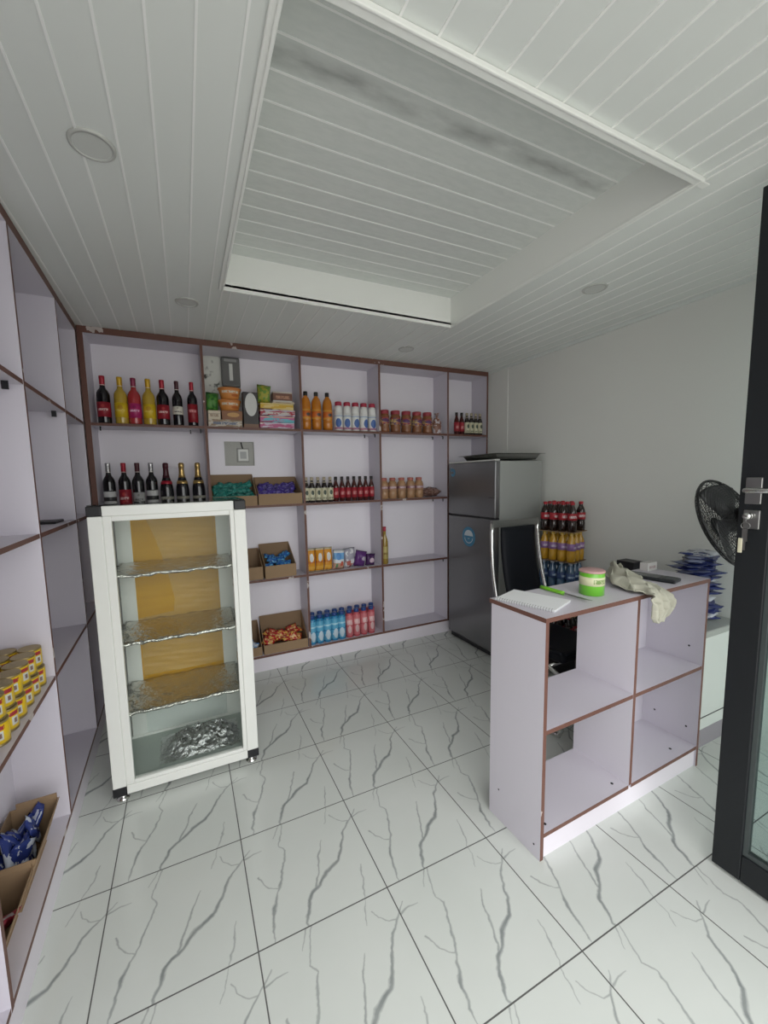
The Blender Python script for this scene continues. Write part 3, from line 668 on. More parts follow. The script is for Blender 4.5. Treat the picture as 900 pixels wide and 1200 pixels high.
fill('blue_sachet', 'sachet', 'shiny blue sachet inside the third shelf carton', 'blue sachets', 12, .57, .735, YB0 + .045, YB0 + .17, zT[1] + .10, zT[1] + .15, (.075, .05, .022), BLUS, 43)
open_carton('narrow carton half hidden behind the display case, third shelf', .30, .515, YB0 + .02, .19, zT[1], .22, .10)
open_carton('brown carton of red noodle packs on the bottom shelf', .492, .848, YB0 + .008, .20, zT[0], .255, .075, R(-1))
fill('noodle_packet', 'packet', 'red and yellow noodle packet in the bottom shelf carton', 'red noodle packets', 12, .54, .80, YB0 + .05, YB0 + .16, zT[0] + .085, zT[0] + .12, (.10, .085, .03), REDS, 44)
open_carton('carton of blue white sachets half hidden by display case, bottom shelf', .20, .478, YB0 + .015, .19, zT[0], .23, .07)
fill('white_blue_sachet', 'sachet', 'white and blue sachet in the half hidden bottom shelf carton', 'white and blue sachets', 8, .26, .44, YB0 + .05, YB0 + .16, zT[0] + .07, zT[0] + .11, (.09, .07, .03), WHBL, 45)

# ------------------------------------------------------------------ left shelf goods
TINY = mat('tin_lid_gold', (.34, .26, .12), .35, .7)
LTIN = print_mat('tin_label', (.68, .46, .015), (.35, .03, .04), (.50, .5, .5), band=(.72, .92), emblem=None, rough=.3, stripes=[(0, .03, (.3, .2, .05))], blots=[(.66, .80, .17, .10, (.33, .03, .04)), (.68, .42, .13, .22, (.52, .54, .52)), (.70, .42, .06, .12, (.2, .12, .1)), (.30, .30, .08, .12, (.03, .03, .16))])
b = bottle('milk_tin', 'tin', [('body', [(.033, 0), (.0355, .001), (.0355, .004), (.0345, .006), (.0345, .069), (.0355, .071), (.0355, .0745), (.0345, .0755)], TINY, 28), ('label', band(.0346, .007, .068), LTIN, 28), ('lid', [(.0335, .0735), (.0315, .0728), (.001, .0728)], TINY, 28)])
sp = []; lb = []
for lev in range(2):
    for row in range(2):
        for k in range(6):
            y = 1.846 - .0755 * k
            x = -.545 + .0257 * (1.846 - y) - .0255 - .074 * row
            sp.append((x - .005 * lev, y + .002 * lev, zT[1] + .0757 * lev, R(28) + random.uniform(-.3, .3)))
            lb.append('yellow milk tin, %s layer, %s row, %s from far end' % (['lower', 'upper'][lev], ['front', 'back'][row], ORD[k]))
spread(b, sp, lambda i, n: lb[i], 'yellow milk tins on the left shelves')
t = tag(MB().box(-.06, .06, -.075, .075, 0, .012).build('black_tray', BLKPL), 'flat black tray lying on the left shelving, third shelf up', 'tray'); t.location = (-.635, 2.42, zT[2] + .0005); bevel(t, .005)
m = MB(); m.pillow(.11, .16, .03, seed=5); t = tag(m.build('snack_packet', print_mat('pink_packet', (.42, .05, .08), (.5, .3, .3), (.2, .08, .08), noise=3, band=None, emblem=None)), 'red packet lying on the left shelving, edge of the photo', 'packet'); t.location = (-.60, 1.43, zT[2] + .024); t.rotation_euler = (R(82), 0, R(15))
def left_carton(label, y0, y1, hgt, rz=0):
    t = thing('cardboard_carton', label, 'carton', (-.535, y0, zT[0]), rz)
    w_ = .13; th = .004; L = y1 - y0; o = .024
    m = MB(); m.box(-w_, -.032, 0, L, 0, th); m.build('base', CARD, t)
    m = MB(); m.mi = 0; m.prism([(-.034, th), (o - .002, hgt), (o - .005, hgt), (-.037, th)], 0, L, 'y'); m.build('front_panel', [CARD], t)
    m = MB(); m.box(-w_, -w_ + th, 0, L, th, hgt); m.build('back_panel', [CARDIN], t)
    for (ya, yb) in ((0, th), (L - th, L)):
        m = MB(); m.prism([(-w_ + th, th), (-.038, th), (o - .006, hgt), (-w_ + th, hgt)], ya, yb, 'y'); m.build('side_panel', [CARD], t)
    m = MB(); m.box(-w_ + .02, o - .01, L - .003, L + .001, hgt, hgt + .02); m.build('flap', [CARD], t)
    return t
left_carton('brown carton with blue milk sachets on the left bottom shelf, farther one', 1.515, 1.80, .165, R(1.47))
left_carton('brown carton nearest camera on the left bottom shelf', 1.255, 1.505, .155, R(1.47))
rnd = random.Random(3)
m = MB(); m.pillow(.075, .12, .025, seed=9); p = tag(m.build('milk_sachet', MILKS), 'blue and white milk sachet in the farther left carton', 'sachet', 'milk sachets in carton')
for i in range(12):
    o = p if i == 0 else p.copy()
    if i: COL.objects.link(o)
    o.location = (-.632 + .05 * ((i * .618) % 1), 1.60 + .165 * (i + .5) / 12, zT[0] + .075 + .05 * (i % 3) / 2)
    o.rotation_euler = (R(rnd.uniform(-45, 45)), R(rnd.uniform(-35, 55)), R(rnd.uniform(40, 130)))
m = MB(); m.pillow(.075, .11, .03, seed=10); p = tag(m.build('snack_packet', print_mat('red_white_packet', (.45, .04, .07), (.6, .55, .55), (.62, .58, .58), noise=1.6, band=None, emblem=None)), 'red and white packet inside the nearest left carton', 'packet'); p.location = (-.59, 1.41, zT[0] + .065); p.rotation_euler = (R(50), R(20), R(70))

# ------------------------------------------------------------------ glass display case
CX0, CX1, CY0, CY1, CH = -.396, .272, 2.06, 2.48, 1.405
cs = thing('display_case', 'white framed glass snack display case with foil shelves and amber back', 'display case', (0, 0, 0))
T = .056
m = MB()
m.box(CX0, CX0 + T, CY0, CY0 + .04, .072, CH - .045); m.box(CX1 - T, CX1, CY0, CY0 + .04, .072, CH - .045)
m.box(CX0 + T, CX1 - T, CY0, CY0 + .04, CH - .045, CH); m.box(CX0 + T, CX1 - T, CY0, CY0 + .04, .032, .075)
ff_ = bevel(m.build('front_frame', WHITEAL, cs), .003)
m = MB(); e = .034
m.box(CX0 + T, CX0 + T + e, CY0 + .004, CY0 + .034, .075, CH - .045); m.box(CX1 - T - e * .6, CX1 - T, CY0 + .004, CY0 + .034, .075, CH - .045)
m.box(CX0 + T + e, CX1 - T - e * .6, CY0 + .004, CY0 + .034, CH - .045 - .024, CH - .045); m.box(CX0 + T + e, CX1 - T - e * .6, CY0 + .004, CY0 + .034, .075, .092)
bevel(m.build('glazing_frame', WHITEAL, cs), .003)
m = MB()
for x in (CX0, CX1 - T * .7): m.box(x, x + T * .7, CY1 - .04, CY1, .06, CH - .04)
m.box(CX0 + T * .7, CX1 - T * .7, CY1 - .04, CY1, CH - .08, CH - .002); m.box(CX0 + T * .7, CX1 - T * .7, CY1 - .04, CY1, .032, .09)
for z in (.034, CH - .04):
    for x in (CX0, CX1 - .035): m.box(x, x + .035, CY0 + .04, CY1 - .04, z, z + .035)
# sliding door stiles on the rear
m.box(CX0 + .045, CX0 + .118, CY1 - .036, CY1 - .012, .09, CH - .08); m.box(CX1 - .122, CX1 - .045, CY1 - .036, CY1 - .012, .09, CH - .08)
rf_ = bevel(m.build('rear_frame', WHITEAL, cs), .003)
for x in (CX0 - .002, CX1 - T + .002):
    for z in (.03, CH - .044):
        for y in (CY0 - .002, CY1 - .04):
            m = MB(); m.box(x, x + T, y, y + .042, z, z + .045); bevel(m.build('corner_joint', BLKPL, ff_ if y < CY0 else rf_), .004)
m = MB(); m.box(CX0 + .09, CX1 - .076, CY0 + .014, CY0 + .019, .09, CH - .068); m.build('front_glass', CLEAR, cs)
for x in (CX0 + .008, CX1 - .013):
    m = MB(); m.box(x, x + .005, CY0 + .04, CY1 - .04, .068, CH - .04); m.build('side_glass', CLEAR, cs)
m = MB(); m.box(CX0 + .002, CX1 - .002, CY0 + .01, CY1 - .002, CH, CH + .006); m.build('top_glass', CLEAR, cs)
AMB = mat('amber_board', (.45, .22, .01), .45, spec=.3); t = NT(AMB)
tc = t.n('TexCoord'); mp = t.n('Mapping'); mp.inputs['Scale'].default_value = (2, 2, 16); wv = t.n('TexNoise'); wv.inputs['Scale'].default_value = 2.2; wv.inputs['Detail'].default_value = 5
t.l(tc.outputs['Object'], mp.inputs[0]); t.l(mp.outputs[0], wv.inputs[0])
t.l(t.mix(wv.outputs['Fac'], (.48, .235, .003), (.60, .33, .010)), t.b.inputs['Base Color'])
m = MB(); m.box(CX0 + .118, CX1 - .122, CY1 - .03, CY1 - .02, .40, CH - .08); m.build('amber_back', AMB, cs)
m = MB(); m.box(CX0 + .118, CX1 - .122, CY1 - .03, CY1 - .02, .09, .40); m.build('lower_back', mat('case_back_white', (.62, .66, .63), .3), cs)
REFLM = bpy.data.materials.new('reflection_film'); REFLM.use_nodes = True; nt = REFLM.node_tree  # added pale golden sheet, standing in for the bright outdoor reflection in the case glass
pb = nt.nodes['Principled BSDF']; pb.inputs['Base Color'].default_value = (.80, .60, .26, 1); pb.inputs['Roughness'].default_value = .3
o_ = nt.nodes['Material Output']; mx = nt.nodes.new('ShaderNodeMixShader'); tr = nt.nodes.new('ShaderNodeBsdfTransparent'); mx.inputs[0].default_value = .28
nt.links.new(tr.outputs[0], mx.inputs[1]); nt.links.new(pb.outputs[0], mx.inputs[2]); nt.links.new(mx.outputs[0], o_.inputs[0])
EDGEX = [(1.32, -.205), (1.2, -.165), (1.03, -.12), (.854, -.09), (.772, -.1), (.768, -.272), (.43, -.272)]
def reflection_shape(u, v):
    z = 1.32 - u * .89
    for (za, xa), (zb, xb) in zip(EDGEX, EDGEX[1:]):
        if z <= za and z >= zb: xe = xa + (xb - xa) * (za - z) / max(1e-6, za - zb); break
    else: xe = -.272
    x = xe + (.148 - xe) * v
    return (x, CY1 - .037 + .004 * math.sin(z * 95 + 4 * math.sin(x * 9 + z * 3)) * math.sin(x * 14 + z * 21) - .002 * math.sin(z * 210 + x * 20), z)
m = MB(); m.grid(reflection_shape, 110, 22); m.build('reflection_sheet', REFLM, cs)
FOILM = mat('aluminium_foil', (.68, .66, .61), .17, 1, bump=(30, 1.0, .02))
rnd = random.Random(5)
for z, sag in ((1.08, .0), (.755, .004), (.412, .002)):
    m = MB()
    ph = [rnd.uniform(0, 6) for _ in range(5)]
    def top(u, v, o=0):
        x = CX0 + .062 + u * (CX1 - CX0 - .124); y = CY0 + .03 + v * (CY1 - CY0 - .07)
        return (x, y, z + o + .0025 * math.sin(19 * u + ph[0]) * math.sin(11 * v + ph[1]) + .0018 * math.sin(43 * u + 23 * v + ph[2]))
    A = m.grid(top, 36, 16); B = m.grid(lambda u, v: top(u, v, -.012 + .002 * math.sin(60 * u + ph[3])), 36, 16)
    for V1, V2 in (([r[0] for r in A], [r[0] for r in B]), ([r[-1] for r in A], [r[-1] for r in B]), (A[0], B[0]), (A[-1], B[-1])):
        for k in range(len(V1) - 1): m.f([V1[k], V1[k + 1], V2[k + 1], V2[k]], True)
    m.build('foil_shelf', FOILM, cs)
    m = MB()
    for x in (CX0 + .036, CX1 - .06): m.box(x, x + .026, CY0 + .04, CY1 - .04, z - .026, z - .0135)
    m.build('shelf_rail', STEEL, cs)
m = MB(); m.box(CX0 + .036, CX1 - .036, CY0 + .04, CY1 - .04, .07, .078); m.build('bottom_board', mat('case_floor', (.42, .47, .43), .12), cs)
for x in (CX0 + .035, CX1 - .035):
    for y in (CY0 + .025, CY1 - .03):
        m = MB(); m.lathe([(.026, 0), (.028, .003), (.028, .010), (.013, .013), (.013, .03), (.018, .031)], 16, cx=x, cy=y); m.build('foot', CHROME, cs)
m = MB(); m.tube([(CX0 - .002, 2.25, .945), (CX0 - .022, 2.25, .955), (CX0 - .03, 2.25, .985), (CX0 - .022, 2.25, 1.015), (CX0 - .002, 2.25, 1.025)], .004, 8); m.build('handle', CHROME, cs)
# crumpled plastic wrap on the case floor
WRAP = bpy.data.materials.new('crumpled_wrap'); WRAP.use_nodes = True; nt = WRAP.node_tree; nt.nodes.clear()
o_ = nt.nodes.new('ShaderNodeOutputMaterial'); mx = nt.nodes.new('ShaderNodeMixShader'); tr = nt.nodes.new('ShaderNodeBsdfTransparent'); gl = nt.nodes.new('ShaderNodeBsdfGlossy'); gl.inputs['Roughness'].default_value = .18
mx.inputs[0].default_value = .62; gl.inputs[0].default_value = (.85, .85, .85, 1)
nz = nt.nodes.new('ShaderNodeTexNoise'); nz.inputs['Scale'].default_value = 34; nz.inputs['Detail'].default_value = 6; bp = nt.nodes.new('ShaderNodeBump'); bp.inputs['Distance'].default_value = .02; bp.inputs['Strength'].default_value = 1
tcn = nt.nodes.new('ShaderNodeTexCoord'); nt.links.new(tcn.outputs['Object'], nz.inputs[0]); nt.links.new(nz.outputs['Fac'], bp.inputs['Height']); nt.links.new(bp.outputs[0], gl.inputs['Normal'])
nt.links.new(tr.outputs[0], mx.inputs[1]); nt.links.new(gl.outputs[0], mx.inputs[2]); nt.links.new(mx.outputs[0], o_.inputs[0])
m = MB(); rnd = random.Random(8)
G = [[rnd.uniform(0, 1) for _ in range(30)] for _ in range(30)]
def wr(u, v):
    a, b = u * 2 - 1, v * 2 - 1
    k = max(0, 1 - (a * a) ** 1.3 - (b * b) ** 1.3)
    r_ = G[int(u * 28)][int(v * 28)]
    return (-.005 + a * .20 + .012 * (r_ - .5), 2.265 + b * .125 + .012 * (G[int(v * 28)][int(u * 28)] - .5), .0795 + k * (.03 + .06 * r_))
m.grid(wr, 28, 24); tag(m.build('plastic_wrap', WRAP), 'crumpled clear plastic wrap lying on the bottom of the display case', 'plastic wrap')

# ------------------------------------------------------------------ fridge
FR = thing('refrigerator', 'grey two door refrigerator standing in the right back corner', 'refrigerator', (0, 0, 0))
FX0, FX1, FY0, FY1, FH = 2.195, 2.70, 2.385, 2.985, 1.615
FSIDE = mat('fridge_side', (.30, .31, .295), .42); FDOOR = mat('fridge_door', (.19, .19, .195), .24, .55); FWHITE = mat('fridge_white', (.62, .63, .6), .35)
m = MB(); m.box(FX0 + .055, FX1, FY0 + .004, FY1 - .004, .03, FH); bevel(m.build('cabinet', FSIDE, FR), .006, 3)
m = MB(); m.box(FX0, FX0 + .05, FY0, FY1, 1.165, FH + .002); fdz = bevel(m.build('freezer_door', FDOOR, FR), .012, 4)
m = MB(); m.box(FX0, FX0 + .05, FY0, FY1, .06, 1.155); fdr = bevel(m.build('fridge_door', FDOOR, FR), .012, 4)
m = MB(); m.box(FX0 + .02, FX0 + .056, FY0 + .01, FY1 - .01, 1.153, 1.167); m.build('door_gap', BLKPL, FR)
m = MB(); m.box(FX0 + .03, FX0 + .06, FY0 + .01, FY1 - .01, .012, .058); m.build('kick_grille', BLKPL, FR)
m = MB(); m.box(FX0 + .002, FX0 + .054, FY0 + .004, FY1 - .004, FH + .002, FH + .014); bevel(m.build('top_cap', FWHITE, FR), .004)
for y in (FY0 + .05, FY1 - .05):
    m = MB(); m.cyl((FX1 - .05, y, 0), (FX1 - .05, y, .03), .02); m.build('foot', BLKPL, FR)
    m = MB(); m.cyl((FX0 + .08, y, 0), (FX0 + .08, y, .03), .02); m.build('foot', BLKPL, FR)
m = MB(); m.box(FX0 - .006, FX0, FY0 + .004, FY0 + .065, 1.325, 1.331); m.build('door_handle', BLKPL, fdz)
SBLUE = mat('sticker_blue', (.05, .20, .33), .4); SWHITE = mat('sticker_white', (.55, .6, .63), .4)
def disc(m, x, y, z, r0, r1, a0=0, a1=2 * PI, th=.0012, n=28):
    P = [(y + r1 * math.cos(a0 + (a1 - a0) * k / n), z + r1 * math.sin(a0 + (a1 - a0) * k / n)) for k in range(n + 1)]
    Q = [(y + r0 * math.cos(a0 + (a1 - a0) * k / n), z + r0 * math.sin(a0 + (a1 - a0) * k / n)) for k in range(n + 1)]
    for k in range(n):
        v = [m.v((x, *P[k])), m.v((x, *P[k + 1])), m.v((x, *Q[k + 1])), m.v((x, *Q[k]))]; m.f(v)
m = MB(); m.mi = 0; disc(m, FX0 - .0014, 2.695, .985, .001, .085); m.mi = 1; disc(m, FX0 - .0020, 2.695, .985, .058, .085); 
m.box(FX0 - .0024, FX0 - .0018, 2.64, 2.75, .972, .992); m.mi = 1; disc(m, FX0 - .0022, 2.695, .985, .02, .05, R(200), R(340))
m.build('round_badge', [SWHITE, SBLUE], fdr)
m = MB(); disc(m, FX0 - .0015, 2.915, 1.535, .012, .035, R(60), R(330)); disc(m, FX0 - .0015, 2.935, 1.56, .004, .018)
m.build('swirl_sticker', SBLUE, fdz)
tr_ = thing('baking_tray', 'shallow steel baking tray lying on top of the refrigerator', 'tray', (2.475, 2.63, FH + .0145), R(-3))
m = MB()
def ring(a, b, z): return [(-a, -b, z), (a, -b, z), (a, b, z), (-a, b, z)]
L = [ring(.20, .195, 0), ring(.225, .215, .042), ring(.255, .245, .044), ring(.255, .245, .047), ring(.223, .213, .046), ring(.198, .193, .004)]
V_ = [[m.v(p) for p in r] for r in L]
for a, b in zip(V_, V_[1:]):
    for k in range(4): m.f([a[k], a[(k + 1) % 4], b[(k + 1) % 4], b[k]])
m.f(V_[0]); m.f(V_[-1])
bevel(m.build('pan', STEEL, tr_), .006, 3)

# ------------------------------------------------------------------ counter
CT = thing('counter', 'lilac wooden shop counter with four open cells and brown edges', 'counter', (1.166, .998, 0), R(1.2))
CW, CD, CHT, CM = 1.135, .275, .979, .565
m = MB(); m.box(0, BT, 0, CD, 0, CHT - BT, front=FE); m.build('side_panel', [LILAC, EDGE], CT)
m = MB(); m.box(CW - BT, CW, 0, CD, 0, CHT - BT, front=FE); m.build('side_panel', [LILAC, EDGE], CT)
m = MB(); m.box(CM - h, CM + h, 0, CD, SZ[0] - .01, CHT - BT, front=FE); m.build('divider', [LILAC, EDGE], CT)
m = MB(); m.box(-.001, CW + .001, -.002, CD + .012, CHT - BT, CHT, front={'-y': 1, '-x': 1, '+x': 1}); m.build('countertop', [LILAC, EDGE], CT)
for a, b in ((BT, CM - h), (CM + h, CW - BT)):
    for z in (.528, .101):
        m = MB(); m.box(a, b, .001, CD, z - h, z + h, front=FE); m.build('shelf', [LILAC, EDGE], CT)
m = MB(); m.box(BT, CW - BT, .008, .026, 0, .101 - h); m.build('plinth', PLINTH, CT)
m = MB(); m.box(CM + h, CW - BT, CD - .012, CD, .11, CHT - BT); m.build('back_panel', LILAC, CT)
SCR = BLKPL
m = MB()
for (x, y, z) in ((-.0008, .03, .05), (-.0008, .22, .14)): m.cyl((x, y, z), (x + .002, y, z), .004, 8)
for (x, y, z) in ((CW - BT - .001, .06, .62), (CW - BT - .001, .21, .80), (CW - BT - .001, .05, .19), (CW - BT - .001, .2, .2)): m.cyl((x, y, z), (x + .002, y, z), .005, 8)
for (x, y) in ((.06, .03), (.50, .04), (.98, .05)): m.cyl((x, y, .1101), (x, y, .1118), .006, 8)
m.build('screw', BLKPL, CT)
ZT = CHT + .0005
# things on the counter
PAPER = mat('paper', (.86, .87, .88), .6); PAGES = mat('page_edges', (.66, .67, .68), .7)
nb = thing('notebook', 'white spiral notebook lying open on the left end of counter', 'notebook', (1.285, 1.165, ZT), R(-70))
m = MB(); m.box(-.125, .115, -.085, .085, 0, .008); m.build('pages', PAGES, nb)
m = MB(); m.box(-.123, .117, -.085, .085, .008, .0095); bevel(m.build('cover', PAPER, nb), .0008)
m = MB()
for k in range(22):
    x = -.115 + k * .0105
    m.tube([(x, -.085 + .007 * math.cos(a) + .002, .005 + .007 * math.sin(a)) for a in [2 * PI * i / 10 for i in range(10)]], .0009, 5, closed=True)
m.build('spiral', STEEL, nb)
kn = thing('knife', 'kitchen knife with bright green handle beside the notebook', 'knife', (1.462, 1.165, ZT), R(-88))
m = MB(); m.tube([(-.115, 0, .009), (-.09, 0, .0095), (-.05, 0, .0088), (-.012, 0, .0085), (0, 0, .0085)], .0085, 10); m.build('handle', mat('lime_plastic', (.19, .52, .03), .4), kn)
m = MB(); m.prism([(0, -.008), (.10, -.007), (.125, .007), (0, .008)], .008, .0095, 'z'); m.build('blade', STEEL, kn)
tn = thing('twine_tub', 'green tub with cream label and pink lid on the counter', 'tub', (1.585, 1.125, ZT))
tn.scale = (.84, .84, .84)
m = MB(); m.lathe([(.055, 0), (.058, .002), (.058, .116), (.055, .118)], 32); m.build('body', mat('lime_tub', (.14, .46, .03), .3, coat=.4), tn)
m = MB(); m.lathe(band(.0582, .052, .096, .001), 32, cap=False); m.build('label', print_mat('tub_label', (.62, .62, .40), (.2, .3, .1), (.25, .35, .12), band=(.25, .75), emblem=None), tn)
m = MB(); m.lathe([(.057, .116), (.0605, .117), (.0605, .125), (.056, .128), (.001, .1285)], 32); m.build('lid', mat('pink_lid_tub', (.50, .30, .29), .45), tn)
# dishcloth draped over the front edge
CLOTH = mat('grey_cloth', (.40, .39, .32), .9, bump=(200, .4, .002)); t = NT(CLOTH)
tc = t.n('TexCoord'); sp_ = t.n('SeparateXYZ'); t.l(tc.outputs['UV'], sp_.inputs[0])
m = MB(); rnd = random.Random(11)
NU, NV = 90, 36
path = [(1.95, 1.285, .045), (1.93, 1.25, .07), (1.88, 1.20, .055), (1.86, 1.15, .06), (1.83, 1.10, .04), (1.815, 1.055, .035), (1.81, 1.015, .022), (1.81, .988, .010), (1.81, .973, -.022), (1.80, .970, -.055), (1.785, .970, -.085), (1.775, .970, -.105)]
wid = [.07, .11, .125, .13, .12, .10, .085, .082, .08, .068, .045, .018]
def lerp(L, t_):
    k = min(int(t_ * (len(L) - 1)), len(L) - 2); f_ = t_ * (len(L) - 1) - k; f_ = f_ * f_ * (3 - 2 * f_)
    a, b = L[k], L[k + 1]
    return tuple(p + (q - p) * f_ for p, q in zip(a, b)) if isinstance(a, tuple) else a + (b - a) * f_
def clo(u, v):
    p = lerp(path, u); w_ = lerp(wid, u); a = 2 * v - 1
    fold = .5 + .5 * math.sin(a * 11 + 3 * math.sin(u * 5)); fold2 = math.sin(a * 5 + u * 14)
    wk = .5 * math.sin(u * 37 + a * 9) + .5 * math.sin(a * 17 - u * 21)
    if p[2] > .0:
        dx, dy = .9, .28
        return (p[0] + a * w_ * dx + .008 * math.sin(u * 33 + a * 4), p[1] + a * w_ * dy + .012 * math.sin(u * 24 + a * 5), ZT + .004 + max(0, p[2]) * (.2 + .8 * max(0, 1 - a * a)) * (.55 + .45 * fold) + .007 * abs(fold2) + .005 * abs(wk))
    return (p[0] + a * w_ + .005 * math.sin(u * 25), p[1] - .016 * fold - .005 * abs(wk) - .004, ZT + p[2])
m.grid(clo, NU, NV)
o = tag(m.build('dish_cloth', CLOTH), 'crumpled grey dish cloth draped over the front counter edge', 'cloth')
sm = o.modifiers.new('solid', 'SOLIDIFY'); sm.thickness = .003; sm.offset = 1
DEV = mat('dark_device', (.02, .022, .026), .3)
dv = thing('card_terminal', 'flat black tablet-like device lying on the counter behind cloth', 'device', (2.06, 1.165, ZT), R(-78))
m = MB(); m.box(-.12, .12, -.045, .045, 0, .016); db_ = bevel(m.build('body', DEV, dv), .006, 3)
m = MB(); m.box(-.1, .05, -.038, .038, .016, .0168); m.build('screen', mat('device_screen', (.03, .034, .04), .12), db_)
m = MB(); m.box(.065, .11, -.036, .036, .016, .0175); m.build('keypad', mat('device_keys', (.06, .065, .07), .5), db_)
carton_box('medicine_box', 'box', 'small white printed carton at the back of the counter', 2.185, 2.275, 1.245, 1.285, ZT, ZT + .045, print_mat('white_box_print', (.62, .60, .58), (.4, .3, .3), (.5, .3, .3), band=(.3, .6), emblem=None), rz=R(4))

# ------------------------------------------------------------------ chest freezer at right wall, sachets on it
FZ = thing('chest_freezer', 'white chest freezer squeezed between counter and right wall', 'freezer', (0, 0, 0))
m = MB(); m.box(2.345, 2.738, 1.065, 1.6, .13, .64); bevel(m.build('body', mat('freezer_white', (.62, .66, .63), .4), FZ), .008)
m = MB(); m.box(2.343, 2.740, 1.06, 1.605, .64, .675); bevel(m.build('lid', mat('freezer_lid', (.36, .38, .36), .35), FZ), .008)
m = MB(); m.box(2.37, 2.72, 1.09, 1.58, .0, .13); m.build('base', mat('freezer_base', (.30, .28, .31), .6), FZ)
m = MB(); m.box(2.36, 2.72, 1.063, 1.066, .20, .204); m.build('seam', BLKPL, FZ)
rnd = random.Random(12)
BWS = [print_mat('navy_sachet', (.02, .03, .13), (.45, .5, .6), (.22, .25, .38), noise=1.3, band=None, emblem=None, rough=.25), print_mat('white_navy_sachet', (.55, .57, .62), (.03, .05, .2), (.03, .05, .2), noise=2.4, band=None, emblem=None, rough=.25)]
prot = []
for k in range(2):
    m = MB(); m.pillow(.19, .14, .022, seed=60 + k, rough=.2); prot.append(m.build('powder_sachet', BWS[k]))
z = .677; n_ = 22
for i in range(n_):
    k = 1 if i in (1, 6, 7, 12, 21) else 0
    o = prot[k] if i in (0, 1) else prot[k].copy()
    if i not in (0, 1): COL.objects.link(o)
    o.location = (2.60 + rnd.uniform(-.025, .02) - (.03 if i > 14 else 0), 1.205 + rnd.uniform(-.02, .03), z + .011)
    o.rotation_euler = (R(90) + rnd.uniform(-.04, .04), rnd.uniform(-.04, .04), rnd.uniform(-.5, .5)); z += .0172
    tag(o, '%s powder sachet, %s in the stack on the freezer' % (['navy blue', 'whitish'][k], 'topmost' if i == n_ - 1 else ('lowest' if i == 0 else '%s from the bottom' % ('first second third fourth fifth sixth seventh eighth ninth tenth eleventh twelfth thirteenth fourteenth fifteenth sixteenth seventeenth eighteenth nineteenth twentieth twenty-first twenty-second'.split()[i]))), 'sachet', 'sachets stacked on the freezer')
carton_box('black_pouch', 'pouch', 'small dark pouch behind the counter beside the sachet stack', 2.36, 2.45, 1.42, 1.52, .677, .975, BLKPL)

# ------------------------------------------------------------------ wall fan
FA = thing('wall_fan', 'black caged wall fan on the right wall beside the door', 'fan', (2.735, .80, 1.27))
FANM = mat('fan_black', (.012, .012, .013), .4)
m = MB(); m.box(-.02, .008, -.06, .06, -.09, .09); bevel(m.build('wall_plate', FANM, FA), .008)
m = MB(); m.tube([(-.01, 0, -.02), (-.12, 0, -.03), (-.30, .01, -.02), (-.355, .04, -.005)], .018, 10); m.build('arm', FANM, FA)
HR = Matrix.Translation((-.36, .19, -.025)) @ Vector((-.02, .90, -.42)).to_track_quat('Z', 'X').to_matrix().to_4x4()
def fanpart(name, fn, mt=FANM):
    m = MB(); m.M = HR; fn(m); return m.build(name, mt, FA)
RC = .225
def circ(r, z, n=48): return [(r * math.cos(2 * PI * k / n), r * math.sin(2 * PI * k / n), z) for k in range(n)]
fanpart('motor_housing', lambda m: m.lathe([(.03, -.15), (.055, -.145), (.062, -.12), (.062, -.05), (.05, -.04)], 24))
fanpart('hub', lambda m: m.lathe([(.035, -.03), (.04, -.028), (.04, .01), (.03, .022), (.001, .026)], 24))
def cage(m, zc, sgn):
    zs = lambda r: sgn * .055 * math.sqrt(max(0, 1 - (r / (RC * 1.02)) ** 2)) + .0
    for i in range(17): 
        r = .05 + (RC - .05) * i / 16.; m.tube(circ(r, zs(r)), .0013, 4, closed=True)
    for k in range(30):
        a = 2 * PI * k / 30
        m.tube([(r * math.cos(a), r * math.sin(a), zs(r)) for r in [.045 + (RC - .045) * j / 6. for j in range(7)]], .0014, 4)
    m.lathe([(.001, sgn * .054), (.05, sgn * .056), (.052, sgn * .052), (.05, sgn * .05)], 24, cap=False)
fanpart('front_grille', lambda m: cage(m, 0, 1)); fanpart('rear_grille', lambda m: cage(m, 0, -1))
fanpart('rim', lambda m: m.tube(circ(RC + .002, 0), .006, 8, closed=True))
for k in range(3):
    def bl(m, k=k):
        a0 = 2 * PI * k / 3
        def fn(u, v):
            r = .035 + u * .165; a = a0 + (v - .5) * (.5 + .75 * math.sin(u * 2.2)); return (r * math.cos(a), r * math.sin(a), (v - .5) * -.05 - .005)
        A = m.grid(fn, 10, 8)
    o = fanpart('blade', bl, mat('fan_blade', (.03, .03, .032), .35)); s_ = o.modifiers.new('solid', 'SOLIDIFY'); s_.thickness = .003

# ------------------------------------------------------------------ chair
CHR = thing('visitor_chair', 'black leather high back chair with chrome frame behind counter', 'chair', (2.062, 2.01, 0), R(2))
hw = .215
def backrest(m):
    def prof(t_):   # t 0 bottom .. 1 top : (y, z)
        z = .50 + t_ * .655; y = .0 - .15 * (1 - t_) ** 2; return y, z
    def sk(off):
        def fn(u, v):
            y, z = prof(v); a = 2 * u - 1
            e_ = (1 - abs(a) ** 6) * (1 - abs(2 * v - 1) ** 10)
            return (a * (hw - .062 + .006 * (1 - v)) - .008, y + off * (.4 + .6 * e_) , z)
        return fn
    A = m.grid(sk(-.024), 14, 22); B = m.grid(sk(.016), 14, 22)
    for V1, V2 in (([r[0] for r in A], [r[0] for r in B]), ([r[-1] for r in A], [r[-1] for r in B]), (A[0], B[0]), (A[-1], B[-1])):
        for k in range(len(V1) - 1): m.f([V1[k], V1[k + 1], V2[k + 1], V2[k]], True)
m = MB(); backrest(m); m.build('backrest', LEATHER, CHR)
